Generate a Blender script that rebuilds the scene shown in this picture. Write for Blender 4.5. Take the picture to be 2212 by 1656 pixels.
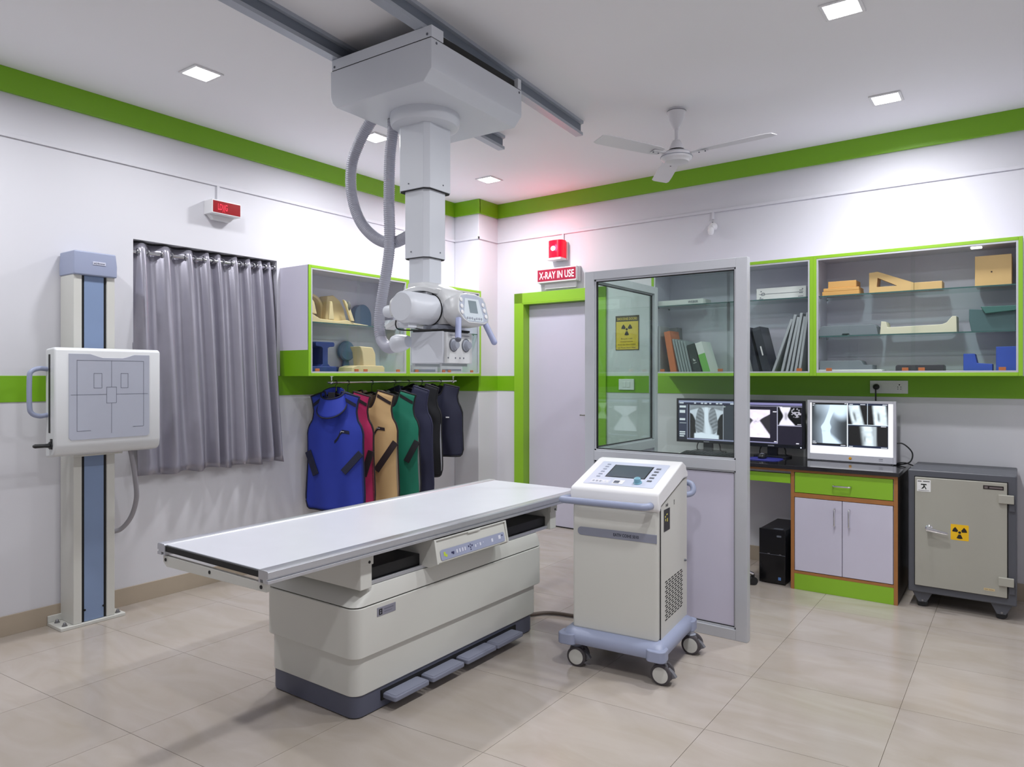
import bpy, bmesh, math, random
import numpy as np
from mathutils import Vector, Matrix

random.seed(7)
for _o in list(bpy.data.objects):
    bpy.data.objects.remove(_o, do_unlink=True)
SC = bpy.context.scene
COL = SC.collection
PI = math.pi

# ---------------------------------------------------------------- camera
IMG_W, IMG_H = 2212, 1656
F_PX, HORIZON, CAM_H = 1530.0, 812.0, 1.40
YAW = math.atan2(1102.0, F_PX)
cam_data = bpy.data.cameras.new('camera')
cam = bpy.data.objects.new('camera', cam_data)
COL.objects.link(cam)
cam.location = (0, 0, CAM_H)
cam.rotation_euler = (PI / 2, 0, YAW)
cam_data.sensor_fit = 'HORIZONTAL'
cam_data.sensor_width = 36.0
cam_data.lens = 36.0 * F_PX / IMG_W
cam_data.shift_y = (HORIZON - IMG_H / 2) / IMG_W
cam_data.clip_start = 0.02
SC.camera = cam

# ---------------------------------------------------------------- world and exposure
world = bpy.data.worlds.new('world')
SC.world = world
world.use_nodes = True
world.node_tree.nodes['Background'].inputs[0].default_value = (0.8, 0.82, 0.9, 1)
world.node_tree.nodes['Background'].inputs[1].default_value = 0.05
SC.view_settings.view_transform = 'Standard'
SC.view_settings.look = 'None'
SC.view_settings.gamma = 1.0
SC.view_settings.use_curve_mapping = False
SC.view_settings.exposure = 0.0
LAMP_WATTS = 9.8
LAMP_SPREAD = math.radians(164)
LAMP_COLOUR = (0.965, 0.975, 1.0)

# ---------------------------------------------------------------- helpers
def lin(c):
    c = c / 255.0
    return c / 12.92 if c <= 0.04045 else ((c + 0.055) / 1.055) ** 2.4

def rgb(c):
    return (lin(c[0]), lin(c[1]), lin(c[2]), 1.0)

MATS = {}

def mat(name, col, rough=0.5, metal=0.0, var=0.03, scale=8.0, bump=0.0, bscale=60.0, coat=0.0, emit=None, estr=0.0, spec=0.5):
    if name in MATS:
        return MATS[name]
    m = bpy.data.materials.new(name)
    m.use_nodes = True
    nt = m.node_tree
    b = nt.nodes['Principled BSDF']
    b.inputs['Roughness'].default_value = rough
    b.inputs['Metallic'].default_value = metal
    b.inputs['Specular IOR Level'].default_value = spec
    b.inputs['Coat Weight'].default_value = coat
    b.inputs['Coat Roughness'].default_value = 0.08
    base = rgb(col)
    tc = nt.nodes.new('ShaderNodeTexCoord')
    nz = nt.nodes.new('ShaderNodeTexNoise')
    nz.inputs['Scale'].default_value = scale
    nz.inputs['Detail'].default_value = 3.0
    nt.links.new(tc.outputs['Object'], nz.inputs['Vector'])
    mx = nt.nodes.new('ShaderNodeMix')
    mx.data_type = 'RGBA'
    mx.inputs[6].default_value = tuple(max(0, x * (1 - var)) for x in base[:3]) + (1,)
    mx.inputs[7].default_value = tuple(min(1, x * (1 + var)) for x in base[:3]) + (1,)
    nt.links.new(nz.outputs['Fac'], mx.inputs[0])
    nt.links.new(mx.outputs[2], b.inputs['Base Color'])
    if bump > 0:
        n2 = nt.nodes.new('ShaderNodeTexNoise')
        n2.inputs['Scale'].default_value = bscale
        nt.links.new(tc.outputs['Object'], n2.inputs['Vector'])
        bp = nt.nodes.new('ShaderNodeBump')
        bp.inputs['Strength'].default_value = bump
        bp.inputs['Distance'].default_value = 0.002
        nt.links.new(n2.outputs['Fac'], bp.inputs['Height'])
        nt.links.new(bp.outputs['Normal'], b.inputs['Normal'])
    if emit is not None:
        b.inputs['Emission Color'].default_value = rgb(emit)
        b.inputs['Emission Strength'].default_value = estr
    MATS[name] = m
    return m

def glass_mat(name, tint, rough=0.02, ior=1.35):
    m = bpy.data.materials.new(name)
    m.use_nodes = True
    nt = m.node_tree
    nt.nodes.clear()
    out = nt.nodes.new('ShaderNodeOutputMaterial')
    tr = nt.nodes.new('ShaderNodeBsdfTransparent')
    tr.inputs[0].default_value = rgb(tint)
    gl = nt.nodes.new('ShaderNodeBsdfGlossy')
    gl.inputs['Roughness'].default_value = rough
    gl.inputs['Color'].default_value = (1, 1, 1, 1)
    fr = nt.nodes.new('ShaderNodeFresnel')
    ge = nt.nodes.new('ShaderNodeNewGeometry')          # same reflectance on both faces of a pane
    mi = nt.nodes.new('ShaderNodeMix')
    mi.inputs[2].default_value = ior
    mi.inputs[3].default_value = 1.0 / ior
    nt.links.new(ge.outputs['Backfacing'], mi.inputs[0])
    nt.links.new(mi.outputs[0], fr.inputs[0])
    mx = nt.nodes.new('ShaderNodeMixShader')
    nt.links.new(fr.outputs[0], mx.inputs[0])
    nt.links.new(tr.outputs[0], mx.inputs[1])
    nt.links.new(gl.outputs[0], mx.inputs[2])
    nt.links.new(mx.outputs[0], out.inputs[0])
    MATS[name] = m
    return m

def emit_mat(name, col, strength):
    m = bpy.data.materials.new(name)
    m.use_nodes = True
    nt = m.node_tree
    nt.nodes.clear()
    out = nt.nodes.new('ShaderNodeOutputMaterial')
    em = nt.nodes.new('ShaderNodeEmission')
    em.inputs[0].default_value = rgb(col)
    em.inputs[1].default_value = strength
    nt.links.new(em.outputs[0], out.inputs[0])
    MATS[name] = m
    return m

def screen_mat(name, strength):
    m = bpy.data.materials.new(name)
    m.use_nodes = True
    nt = m.node_tree
    b = nt.nodes['Principled BSDF']
    b.inputs['Base Color'].default_value = (0.01, 0.01, 0.012, 1)
    b.inputs['Roughness'].default_value = 0.25
    at = nt.nodes.new('ShaderNodeAttribute')
    at.attribute_name = 'shown'
    nt.links.new(at.outputs['Color'], b.inputs['Emission Color'])
    b.inputs['Emission Strength'].default_value = strength
    MATS[name] = m
    return m

FONT_CACHE = {}

def font_mesh(txt, bold=0.0):
    key = (txt, bold)
    if key not in FONT_CACHE:
        cu = bpy.data.curves.new('font', 'FONT')
        cu.body = txt
        cu.size = 1.0
        cu.offset = bold
        cu.resolution_u = 3
        ob = bpy.data.objects.new('font', cu)
        COL.objects.link(ob)
        bpy.context.view_layer.update()
        me = bpy.data.meshes.new_from_object(ob)
        vs = [tuple(v.co) for v in me.vertices]
        fs = [tuple(p.vertices) for p in me.polygons]
        bpy.data.objects.remove(ob, do_unlink=True)
        bpy.data.meshes.remove(me)
        bpy.data.curves.remove(cu)
        FONT_CACHE[key] = (vs, fs)
    return FONT_CACHE[key]

class G:
    """collects shapes; obj() links them as one mesh object"""
    def __init__(s):
        s.v, s.f, s.mi, s.k = [], [], [], 0

    def add(s, vs, fs):
        o = len(s.v)
        s.v.extend(tuple(p) for p in vs)
        for f in fs:
            s.f.append(tuple(o + i for i in f))
            s.mi.append(s.k)
        return s

    def box(s, x0, x1, y0, y1, z0, z1):
        x0, x1 = min(x0, x1), max(x0, x1); y0, y1 = min(y0, y1), max(y0, y1); z0, z1 = min(z0, z1), max(z0, z1)
        v = [(x0, y0, z0), (x1, y0, z0), (x1, y1, z0), (x0, y1, z0), (x0, y0, z1), (x1, y0, z1), (x1, y1, z1), (x0, y1, z1)]
        f = [(0, 3, 2, 1), (4, 5, 6, 7), (0, 1, 5, 4), (1, 2, 6, 5), (2, 3, 7, 6), (3, 0, 4, 7)]
        return s.add(v, f)

    def obox(s, c, ax, ay, az, hx, hy, hz):
        """oriented box: centre, three unit axes, half sizes"""
        c, ax, ay, az = Vector(c), Vector(ax).normalized(), Vector(ay).normalized(), Vector(az).normalized()
        v = []
        for sz in (-1, 1):
            for sx, sy in ((-1, -1), (1, -1), (1, 1), (-1, 1)):
                v.append(c + ax * hx * sx + ay * hy * sy + az * hz * sz)
        f = [(0, 3, 2, 1), (4, 5, 6, 7), (0, 1, 5, 4), (1, 2, 6, 5), (2, 3, 7, 6), (3, 0, 4, 7)]
        if ax.cross(ay).dot(az) < 0:
            f = [tuple(reversed(q)) for q in f]
        return s.add(v, f)

    def prism(s, pts, lo, hi, axis='z'):
        """closed 2d outline extruded along an axis; pts are (x,y) for z, (x,z) for y, (y,z) for x"""
        n = len(pts)
        a = sum(pts[i][0] * pts[(i + 1) % n][1] - pts[(i + 1) % n][0] * pts[i][1] for i in range(n))
        if (a < 0):
            pts = list(reversed(pts))
        def P(p, w):
            return (p[0], p[1], w) if axis == 'z' else ((p[0], w, p[1]) if axis == 'y' else (w, p[0], p[1]))
        v = [P(p, lo) for p in pts] + [P(p, hi) for p in pts]
        f = [tuple(range(n - 1, -1, -1)), tuple(range(n, 2 * n))]
        for i in range(n):
            j = (i + 1) % n
            f.append((i, j, n + j, n + i))
        if axis == 'y':
            f = [tuple(reversed(q)) for q in f]
        return s.add(v, f)

    def loft(s, loops, caps=True, closed=True):
        n = len(loops[0])
        v = [p for lp in loops for p in lp]
        f = []
        for k in range(len(loops) - 1):
            for i in range(n if closed else n - 1):
                j = (i + 1) % n
                f.append((k * n + i, k * n + j, (k + 1) * n + j, (k + 1) * n + i))
        if caps:
            f.append(tuple(range(n - 1, -1, -1)))
            m = (len(loops) - 1) * n
            f.append(tuple(range(m, m + n)))
        return s.add(v, f)

    def tube(s, pts, r, seg=10, caps=True, closed=False):
        pts = [Vector(p) for p in pts]
        n = len(pts)
        rad = r if isinstance(r, (list, tuple)) else [r] * n
        tan = []
        for i in range(n):
            if closed:
                t = pts[(i + 1) % n] - pts[i - 1]
            else:
                t = pts[min(i + 1, n - 1)] - pts[max(i - 1, 0)]
            tan.append(t.normalized() if t.length > 1e-9 else Vector((0, 0, 1)))
        up = Vector((0, 0, 1)) if abs(tan[0].z) < 0.9 else Vector((1, 0, 0))
        nrm = (up - tan[0] * up.dot(tan[0])).normalized()
        loops = []
        for i in range(n):
            nrm = nrm - tan[i] * nrm.dot(tan[i])
            if nrm.length < 1e-6:
                nrm = tan[i].orthogonal()
            nrm.normalize()
            bi = tan[i].cross(nrm)
            loops.append([pts[i] + (nrm * math.cos(2 * PI * k / seg) + bi * math.sin(2 * PI * k / seg)) * rad[i] for k in range(seg)])
        if closed:
            loops.append(loops[0])
        return s.loft(loops, caps=caps and not closed)

    def cyl(s, p0, p1, r0, r1=None, seg=20):
        return s.tube([p0, p1], [r0, r0 if r1 is None else r1], seg)

    def lathe(s, prof, c=(0, 0, 0), axis=(0, 0, 1), seg=28):
        """profile of (radius, along) about an axis through c"""
        az = Vector(axis).normalized()
        ax = az.orthogonal().normalized()
        ay = az.cross(ax)
        c = Vector(c)
        loops = [[c + az * h + (ax * math.cos(2 * PI * k / seg) + ay * math.sin(2 * PI * k / seg)) * max(r, 1e-4) for k in range(seg)] for r, h in prof]
        return s.loft(loops)

    def ball(s, c, r, seg=16, sx=1, sy=1, sz=1):
        n = seg // 2
        loops = []
        for i in range(n + 1):
            a = -PI / 2 + PI * i / n
            rr = max(math.cos(a), 1e-3) * r
            loops.append([(c[0] + rr * math.cos(2 * PI * k / seg) * sx, c[1] + rr * math.sin(2 * PI * k / seg) * sy, c[2] + r * math.sin(a) * sz) for k in range(seg)])
        return s.loft(loops)

    def ring(s, c, axis, R, r, seg=24, rs=8):
        az = Vector(axis).normalized(); ax = az.orthogonal().normalized(); ay = az.cross(ax)
        return s.tube([Vector(c) + (ax * math.cos(2 * PI * k / seg) + ay * math.sin(2 * PI * k / seg)) * R for k in range(seg)], r, rs, closed=True)

    def grid(s, fn, nu, nv):
        v = [fn(i / (nu - 1), j / (nv - 1)) for j in range(nv) for i in range(nu)]
        f = [(j * nu + i, j * nu + i + 1, (j + 1) * nu + i + 1, (j + 1) * nu + i) for j in range(nv - 1) for i in range(nu - 1)]
        return s.add(v, f)

    def flat(s, pts):
        return s.add(pts, [tuple(range(len(pts)))])

    def text(s, txt, o, right=(1, 0, 0), up=(0, 0, 1), height=0.02, width=None, bold=0.0, align='c'):
        """flat lettering centred (or left-set) at o; height is the capital height, width squeezes the line"""
        vs, fs = font_mesh(txt, bold)
        if not vs:
            return s
        x0, x1 = min(v[0] for v in vs), max(v[0] for v in vs)
        y0, y1 = min(v[1] for v in vs), max(v[1] for v in vs)
        ky = height / 0.72
        kx = ky if width is None else width / (x1 - x0)
        cx = (x0 + x1) / 2 if align == 'c' else x0
        o, right, up = Vector(o), Vector(right).normalized(), Vector(up).normalized()
        return s.add([o + right * (v[0] - cx) * kx + up * (v[1] - 0.34) * ky for v in vs], fs)

    def obj(s, name, m, parent=None, bevel=0.0, seg=2, smooth=True, angle=38, loc=None):
        me = bpy.data.meshes.new(name)
        me.from_pydata(s.v, [], s.f)
        ms = m if isinstance(m, (list, tuple)) else [m]
        for q in ms:
            me.materials.append(q)
        if len(ms) > 1:
            me.polygons.foreach_set('material_index', s.mi)
        me.validate()
        if smooth:
            me.polygons.foreach_set('use_smooth', [True] * len(me.polygons))
            me.set_sharp_from_angle(angle=math.radians(angle))
        me.update()
        o = bpy.data.objects.new(name, me)
        COL.objects.link(o)
        if parent is not None:
            o.parent = parent
        if loc is not None:
            o.location = loc
        if bevel > 0:
            b = o.modifiers.new('bevel', 'BEVEL')
            b.width = bevel
            b.segments = seg
            b.limit_method = 'ANGLE'
            b.angle_limit = math.radians(40)
            b.harden_normals = True
        return o

def thing(name, label, cat, loc=(0, 0, 0), rz=0.0, group=None):
    o = bpy.data.objects.new(name, None)
    o.empty_display_size = 0.1
    COL.objects.link(o)
    o.location = loc
    o.rotation_euler = (0, 0, rz)
    o['label'] = label
    o['category'] = cat
    if group:
        o['group'] = group
    return o

def tag(o, label, cat, group=None):
    o['label'] = label
    o['category'] = cat
    if group:
        o['group'] = group
    return o

def struct(o, label=None):
    o['kind'] = 'structure'
    if label:
        o['label'] = label
    return o

def copy_tree(o, parent=None):
    c = o.copy()
    COL.objects.link(c)
    c.parent = parent
    for ch in list(o.children):
        copy_tree(ch, c)
    return c

def rrect(x0, x1, y0, y1, r, seg=4):
    p = []
    for cx, cy, a in ((x1 - r, y1 - r, 0), (x0 + r, y1 - r, 90), (x0 + r, y0 + r, 180), (x1 - r, y0 + r, 270)):
        for k in range(seg + 1):
            t = math.radians(a + 90 * k / seg)
            p.append((cx + r * math.cos(t), cy + r * math.sin(t)))
    return p

def spline(pts, n=12):
    """Catmull-Rom through the points"""
    P = [Vector(p) for p in pts]
    P = [P[0] * 2 - P[1]] + P + [P[-1] * 2 - P[-2]]
    out = []
    for i in range(1, len(P) - 2):
        for k in range(n):
            t = k / n
            a, b, c, d = P[i - 1], P[i], P[i + 1], P[i + 2]
            out.append(0.5 * ((2 * b) + (c - a) * t + (2 * a - 5 * b + 4 * c - d) * t * t + (3 * b - a - 3 * c + d) * t ** 3))
    out.append(P[-2])
    return out

def trefoil(g, c, right, up, R):
    """three-bladed radiation mark"""
    c, right, up = Vector(c), Vector(right).normalized(), Vector(up).normalized()
    P = lambda a, r: c + right * math.cos(a) * r + up * math.sin(a) * r
    g.flat([P(2 * PI * k / 16, R * 0.2) for k in range(16)])
    for base in (60, 180, 300):
        a0 = math.radians({60: 5, 180: 125, 300: 245}[base]); a1 = a0 + math.radians(50)
        inner = [P(a0 + (a1 - a0) * k / 6, R * 0.32) for k in range(7)]
        outer = [P(a0 + (a1 - a0) * k / 6, R) for k in range(6, -1, -1)]
        g.flat(inner + outer)

# frames of the two walls in view: local x runs right along the wall, local y goes into it
XL = -4.451                                     # face of the left wall
CEIL = 3.064
BX, BY, BA = -4.154, 5.524, math.radians(-1.2)  # start and heading of the back wall
PIL_Y = 5.23                                    # front face of the corner pillar

def on_left(u, z=0.0, d=0.0):
    return (XL + d, u, z), PI / 2

def on_back(u, z=0.0, d=0.0):
    return (BX + math.cos(BA) * u + math.sin(BA) * d, BY + math.sin(BA) * u - math.cos(BA) * d, z), BA

# ---------------------------------------------------------------- materials
W_EQ = mat('equipment_white', (208, 208, 202), 0.38, var=0.015)
W_EQ2 = mat('equipment_white_cool', (214, 216, 218), 0.36, var=0.015)
BLUEGREY = mat('equipment_blue_grey', (152, 160, 186), 0.42)
CHANNEL = mat('channel_blue', (128, 148, 182), 0.45)
SLATE = mat('plinth_slate', (86, 89, 106), 0.5)
DARK = mat('gap_black', (14, 14, 16), 0.6)
BLACKP = mat('black_plastic', (22, 23, 26), 0.4)
WALLM = mat('wall_paint', (216, 216, 222), 0.6, var=0.015, scale=2.0, bump=0.04, bscale=90)
CEILM = mat('ceiling_paint', (240, 240, 243), 0.65, var=0.015, scale=1.5)
GREEN = mat('green_paint', (122, 178, 22), 0.42, var=0.04, scale=3)
GREENL = mat('green_laminate', (142, 192, 46), 0.32, var=0.03)
LAV = mat('lavender_laminate', (208, 204, 222), 0.3, var=0.02)
ALU = mat('brushed_aluminium', (196, 198, 204), 0.34, metal=0.75, var=0.04, scale=30)
ALUP = mat('painted_aluminium', (196, 198, 204), 0.38, metal=0.25, var=0.03)
CHROME = mat('chrome', (220, 220, 224), 0.12, metal=1.0)
STEEL = mat('steel', (150, 150, 154), 0.28, metal=0.9)
RUBBER = mat('rubber', (28, 28, 30), 0.75)
GREYP = mat('grey_plastic', (158, 163, 176), 0.42)
GREYD = mat('grey_dark_plastic', (98, 102, 112), 0.45)
WHITEP = mat('white_plastic', (232, 232, 234), 0.4)
BLACKG = mat('black_granite', (24, 23, 27), 0.12, var=0.3, scale=120, coat=0.5)
GLASS = glass_mat('clear_glass', (252, 254, 253), ior=1.3)
GLASSG = glass_mat('partition_glass', (241, 249, 245), ior=1.4)
SHELFG = glass_mat('shelf_glass', (232, 245, 241), ior=1.4)

# ================================================================ the room
ROOM_R, ROOM_F = 1.05, -1.3     # right wall and the wall behind the camera

def tile_material():
    m = bpy.data.materials.new('polished_tile')
    m.use_nodes = True
    nt = m.node_tree
    b = nt.nodes['Principled BSDF']
    tc = nt.nodes.new('ShaderNodeNewGeometry')
    n1 = nt.nodes.new('ShaderNodeTexNoise')
    n1.inputs['Scale'].default_value = 2.2
    n1.inputs['Detail'].default_value = 6
    n1.inputs['Distortion'].default_value = 1.2
    mp = nt.nodes.new('ShaderNodeMapping')
    mp.inputs['Scale'].default_value = (1.0, 2.6, 1.0)
    nt.links.new(tc.outputs['Position'], mp.inputs['Vector'])
    nt.links.new(mp.outputs['Vector'], n1.inputs['Vector'])
    oi = nt.nodes.new('ShaderNodeObjectInfo')
    cr = nt.nodes.new('ShaderNodeValToRGB')
    cr.color_ramp.elements[0].position = 0.3
    cr.color_ramp.elements[0].color = rgb((172, 162, 150))
    cr.color_ramp.elements[1].position = 0.72
    cr.color_ramp.elements[1].color = rgb((184, 175, 168))
    nt.links.new(n1.outputs['Fac'], cr.inputs[0])
    hs = nt.nodes.new('ShaderNodeHueSaturation')
    mr = nt.nodes.new('ShaderNodeMapRange')
    mr.inputs[3].default_value = 0.96
    mr.inputs[4].default_value = 1.03
    nt.links.new(oi.outputs['Random'], mr.inputs[0])
    nt.links.new(mr.outputs[0], hs.inputs['Value'])
    nt.links.new(cr.outputs[0], hs.inputs['Color'])
    nt.links.new(hs.outputs[0], b.inputs['Base Color'])
    b.inputs['Roughness'].default_value = 0.17
    b.inputs['Specular IOR Level'].default_value = 0.5
    MATS['tile'] = m
    return m

TILE = tile_material()
GROUT = mat('tile_grout', (132, 120, 106), 0.8)
floor = G().box(XL - 0.3, ROOM_R + 0.2, ROOM_F - 0.2, 5.95, -0.06, -0.0035).obj('floor', GROUT, smooth=False)
struct(floor)
TX, TY, TS, SHEAR = -1.023, 2.726, 0.605, 0.075
tile_me = None
for i in range(-6, 4):
    for j in range(-8, 7):
        x0 = TX + TS * i
        y0 = TY + TS * j + SHEAR * (x0 - TX)
        if x0 + TS < XL or x0 > ROOM_R or y0 + TS < ROOM_F or y0 > 5.62:
            continue
        if tile_me is None:
            g = G()
            a, b2 = 0.0009, TS - 0.0009
            q = [(a, a + SHEAR * a), (b2, a + SHEAR * b2), (b2, b2 + SHEAR * b2), (a, b2 + SHEAR * a)]
            g.prism(q, -0.012, 0.0, 'z')
            o = g.obj('floor_tile', TILE, floor, smooth=False)
            tile_me = o.data
        else:
            o = bpy.data.objects.new('floor_tile', tile_me)
            COL.objects.link(o)
            o.parent = floor
        o.location = (x0, y0, 0)

struct(G().box(XL - 0.3, ROOM_R + 0.2, ROOM_F - 0.2, 5.95, CEIL, CEIL + 0.1).obj('ceiling', CEILM, smooth=False))

# left wall with its window recess
WY0, WY1, WZ0, WZ1 = 2.18, 3.218, 1.02, 2.247
g = G()
g.box(XL - 0.25, XL, ROOM_F - 0.2, WY0, 0, CEIL)
g.box(XL - 0.25, XL, WY1, 5.9, 0, CEIL)
g.box(XL - 0.25, XL, WY0, WY1, 0, WZ0)
g.box(XL - 0.25, XL, WY0, WY1, WZ1, CEIL)
struct(g.obj('wall_left', WALLM, smooth=False))
struct(G().box(XL, BX, PIL_Y, 5.75, 0, CEIL).obj('wall_corner', WALLM, bevel=0.006))
struct(G().box(ROOM_R, ROOM_R + 0.2, ROOM_F - 0.2, 5.9, 0, CEIL).obj('wall_right', WALLM, smooth=False))
struct(G().box(XL - 0.25, ROOM_R + 0.2, ROOM_F - 0.2, ROOM_F, 0, CEIL).obj('wall_front', WALLM, smooth=False))
DU0, DU1, DZ = 0.313, 1.116, 2.088
loc, rz = on_back(0)
g = G()
g.box(-0.7, DU0, 0, 0.22, 0, CEIL)
g.box(DU1, 5.5, 0, 0.22, 0, CEIL)
g.box(DU0, DU1, 0, 0.22, DZ, CEIL)
w = g.obj('wall_back', WALLM, smooth=False, loc=loc)
w.rotation_euler[2] = rz
struct(w)

# window behind the curtain
wn = thing('window_1', 'recessed window behind the grey curtain', 'window')
del wn['category']
struct(wn)
loc, rz = on_left(WY0, WZ0)
wn.location, wn.rotation_euler = loc, (0, 0, rz)
ww, wh = WY1 - WY0, WZ1 - WZ0
g = G()
for a in (0, ww / 2 - 0.02, ww - 0.04):
    g.box(a, a + 0.04, 0.17, 0.21, 0, wh)
g.box(0, ww, 0.17, 0.21, 0, 0.04); g.box(0, ww, 0.17, 0.21, wh - 0.04, wh)
g.obj('window_frame', ALUP, wn, bevel=0.002)
for a in (0.04, ww / 2 + 0.02):
    G().box(a, a + ww / 2 - 0.06, 0.186, 0.19, 0.04, wh - 0.04).obj('window_pane', mat('night_glass', (60, 64, 74), 0.1), wn, smooth=False)
G().box(0, ww, 0.0, 0.25, -0.001, 0.004).obj('window_sill', WHITEP, wn, smooth=False)
G().box(0, ww, 0.24, 0.26, 0, wh).obj('window_backing', GREYD, wn, smooth=False)

# green trim under the ceiling, green dado band, skirting
def wall_strip(name, z0, z1, d, m, left, kind_n, pillar=True, back=((0.0, 5.4),)):
    n = kind_n
    for (a, b) in left:
        struct(G().box(XL, XL + d, a, b, z0, z1).obj(f'{name}_{n}', m, bevel=0.002)); n += 1
    if pillar:
        struct(G().box(XL, BX + d, PIL_Y - d, PIL_Y, z0, z1).obj(f'{name}_{n}', m, bevel=0.002)); n += 1
        struct(G().box(BX, BX + d, PIL_Y - d * 0.5, BY - 0.001, z0, z1).obj(f'{name}_{n}', m, bevel=0.002)); n += 1
    l, r = on_back(0)
    for (a, b) in back:
        o = G().box(a, b, -d, 0.0, z0, z1).obj(f'{name}_{n}', m, bevel=0.002, loc=l); n += 1
        o.rotation_euler[2] = r
        struct(o)
    return n

n = wall_strip('trim', 2.930, CEIL, 0.022, GREEN, ((ROOM_F, PIL_Y),), 1)
n = wall_strip('trim', 1.258, 1.402, 0.004, GREEN, ((ROOM_F, WY0), (WY1 + 0.012, PIL_Y)), n, back=((0.0, 0.217), (1.212, 5.4)))
SKIRT = mat('skirting_tile', (178, 164, 146), 0.3, var=0.08, scale=5)
n = 1
for nm, o in (('left', G().box(XL, XL + 0.012, ROOM_F, PIL_Y, 0, 0.108).obj('baseboard_left', SKIRT, bevel=0.001)),
              ('corner', G().box(XL, BX + 0.012, PIL_Y - 0.012, PIL_Y, 0, 0.108).obj('baseboard_corner', SKIRT, bevel=0.001)),
              ('pillar', G().box(BX, BX + 0.012, PIL_Y, BY - 0.01, 0, 0.108).obj('baseboard_pillar', SKIRT, bevel=0.001))):
    struct(o)
l, r = on_back(0)
o = G().box(0.012, 0.217, -0.012, 0, 0, 0.108).box(1.212, 5.4, -0.012, 0, 0, 0.108).obj('baseboard_back', SKIRT, bevel=0.001, loc=l)
o.rotation_euler[2] = r
struct(o)

# door with green frame
dr = thing('door_1', 'closed lavender door in a green frame', 'door')
del dr['category']
struct(dr)
dr.location, dr.rotation_euler = l, (0, 0, r)
g = G()
g.box(0.217, DU0 + 0.001, -0.018, 0.0, 0, 2.184)
g.box(DU1, 1.212, -0.018, 0.0, 0, 2.184)
g.box(0.217, 1.212, -0.018, 0.0, DZ, 2.184)
g.box(DU0, DU0 + 0.012, -0.018, 0.13, 0, DZ)
g.box(DU1 - 0.012, DU1, -0.018, 0.13, 0, DZ)
g.box(DU0, DU1, -0.018, 0.13, DZ - 0.012, DZ)
g.obj('door_frame', GREENL, dr, bevel=0.002)
lf = G().box(DU0 + 0.014, DU1 - 0.014, 0.075, 0.115, 0.008, DZ - 0.014).obj('door_leaf', LAV, dr, bevel=0.002)
G().box(DU1 - 0.09, DU1 - 0.05, 0.066, 0.076, 0.95, 1.12).cyl((DU1 - 0.07, 0.07, 1.05), (DU1 - 0.07, 0.02, 1.05), 0.009).cyl((DU1 - 0.07, 0.025, 1.05), (DU1 - 0.19, 0.025, 1.05), 0.009).obj('door_handle', CHROME, lf)
G().box(DU0, DU1, 0.07, 0.125, 0.0, 0.006).obj('door_bottom_gap', DARK, dr, smooth=False)  # dark strip stands in for the shaded gap under the leaf
G().box(DU0 - 0.05, DU1 + 0.05, 0.13, 0.2, 0, DZ + 0.05).obj('door_backing', GREYD, dr, smooth=False)

# ---------------------------------------------------------------- ceiling lamps
LAMPE = emit_mat('lamp_diffuser', (255, 253, 255), 14.0)
spots = [(-3.66, 2.16, 'square recessed ceiling lamp above the wall stand, nearest on the left'),
         (-3.66, 3.45, 'square recessed ceiling lamp beside the ribbed hose loop'),
         (-3.66, 4.75, 'square recessed ceiling lamp nearest the green corner pillar'),
         (-0.66, 3.47, 'square recessed ceiling lamp at the top edge on the right'),
         (-0.66, 4.75, 'square recessed ceiling lamp above the wall cabinets on the right'),
         (-0.66, 2.16, 'added square recessed ceiling lamp over the near right side, out of the picture'),  # this and the next two are unseen, added for their light
         (-3.66, 0.85, 'added square recessed ceiling lamp over the near left side, out of the picture'),
         (-0.66, 0.85, 'added square recessed ceiling lamp above the camera, out of the picture')]
proto = None
for (x, y, lab) in spots:
    if proto is None:
        t = proto = thing('ceiling_lamp', lab, 'lamp', (x, y, CEIL), 0, 'recessed ceiling lamps')
        g = G()
        for a, b, c, d in ((-.085, .085, -.085, -.07), (-.085, .085, .07, .085), (-.085, -.07, -.07, .07), (.07, .085, -.07, .07)):
            g.box(a, b, c, d, -0.008, 0.0)
        g.obj('lamp_frame', WHITEP, t, bevel=0.002)
        G().prism(rrect(-.071, .071, -.071, .071, .015), -0.006, -0.002).obj('lamp_diffuser', LAMPE, t, smooth=False)
    else:
        t = copy_tree(proto)
        t.location = (x, y, CEIL)
        t['label'] = lab
    ld = bpy.data.lights.new('lamp_light', 'AREA')
    ld.shape = 'SQUARE'
    ld.size = 0.14
    ld.energy = LAMP_WATTS
    ld.spread = LAMP_SPREAD
    ld.color = LAMP_COLOUR
    lo = bpy.data.objects.new('lamp_light', ld)
    COL.objects.link(lo)
    lo.parent = t
    lo.location = (0, 0, -0.012)

# ================================================================ wall stand (left)
loc, rz = on_left(1.877)
t = thing('wall_bucky_stand', 'white chest stand with blue channel and square detector panel by the left wall', 'chest stand', loc, rz)
# local: x along the wall, y into the wall (front is -y)
g = G()
g.prism(rrect(-0.178, 0.168, -0.19, -0.012, 0.006), 0.0, 0.018, 'z')
g.box(-0.178, 0.168, -0.028, -0.014, 0.018, 0.055)
bp = g.obj('base_plate', W_EQ, t, bevel=0.003)
for x, y in ((-0.145, -0.06), (-0.145, -0.155), (0.138, -0.06), (0.138, -0.155)):
    G().lathe([(0.014, 0), (0.014, 0.004), (0.009, 0.004), (0.009, 0.013), (0.004, 0.02)], (x, y, 0.018), seg=10).obj('bolt', STEEL, bp)
g = G()
x0, x1 = -0.110, 0.111
g.box(x0, -0.066, -0.18, -0.014, 0.018, 1.97)
g.box(0.066, x1, -0.18, -0.014, 0.018, 1.97)
g.box(-0.066, 0.066, -0.165, -0.014, 0.018, 1.97)
g.obj('column', W_EQ, t, bevel=0.004)
G().box(-0.052, 0.052, -0.174, -0.165, 0.02, 1.965).obj('channel_cover', CHANNEL, t, bevel=0.001)
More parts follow.
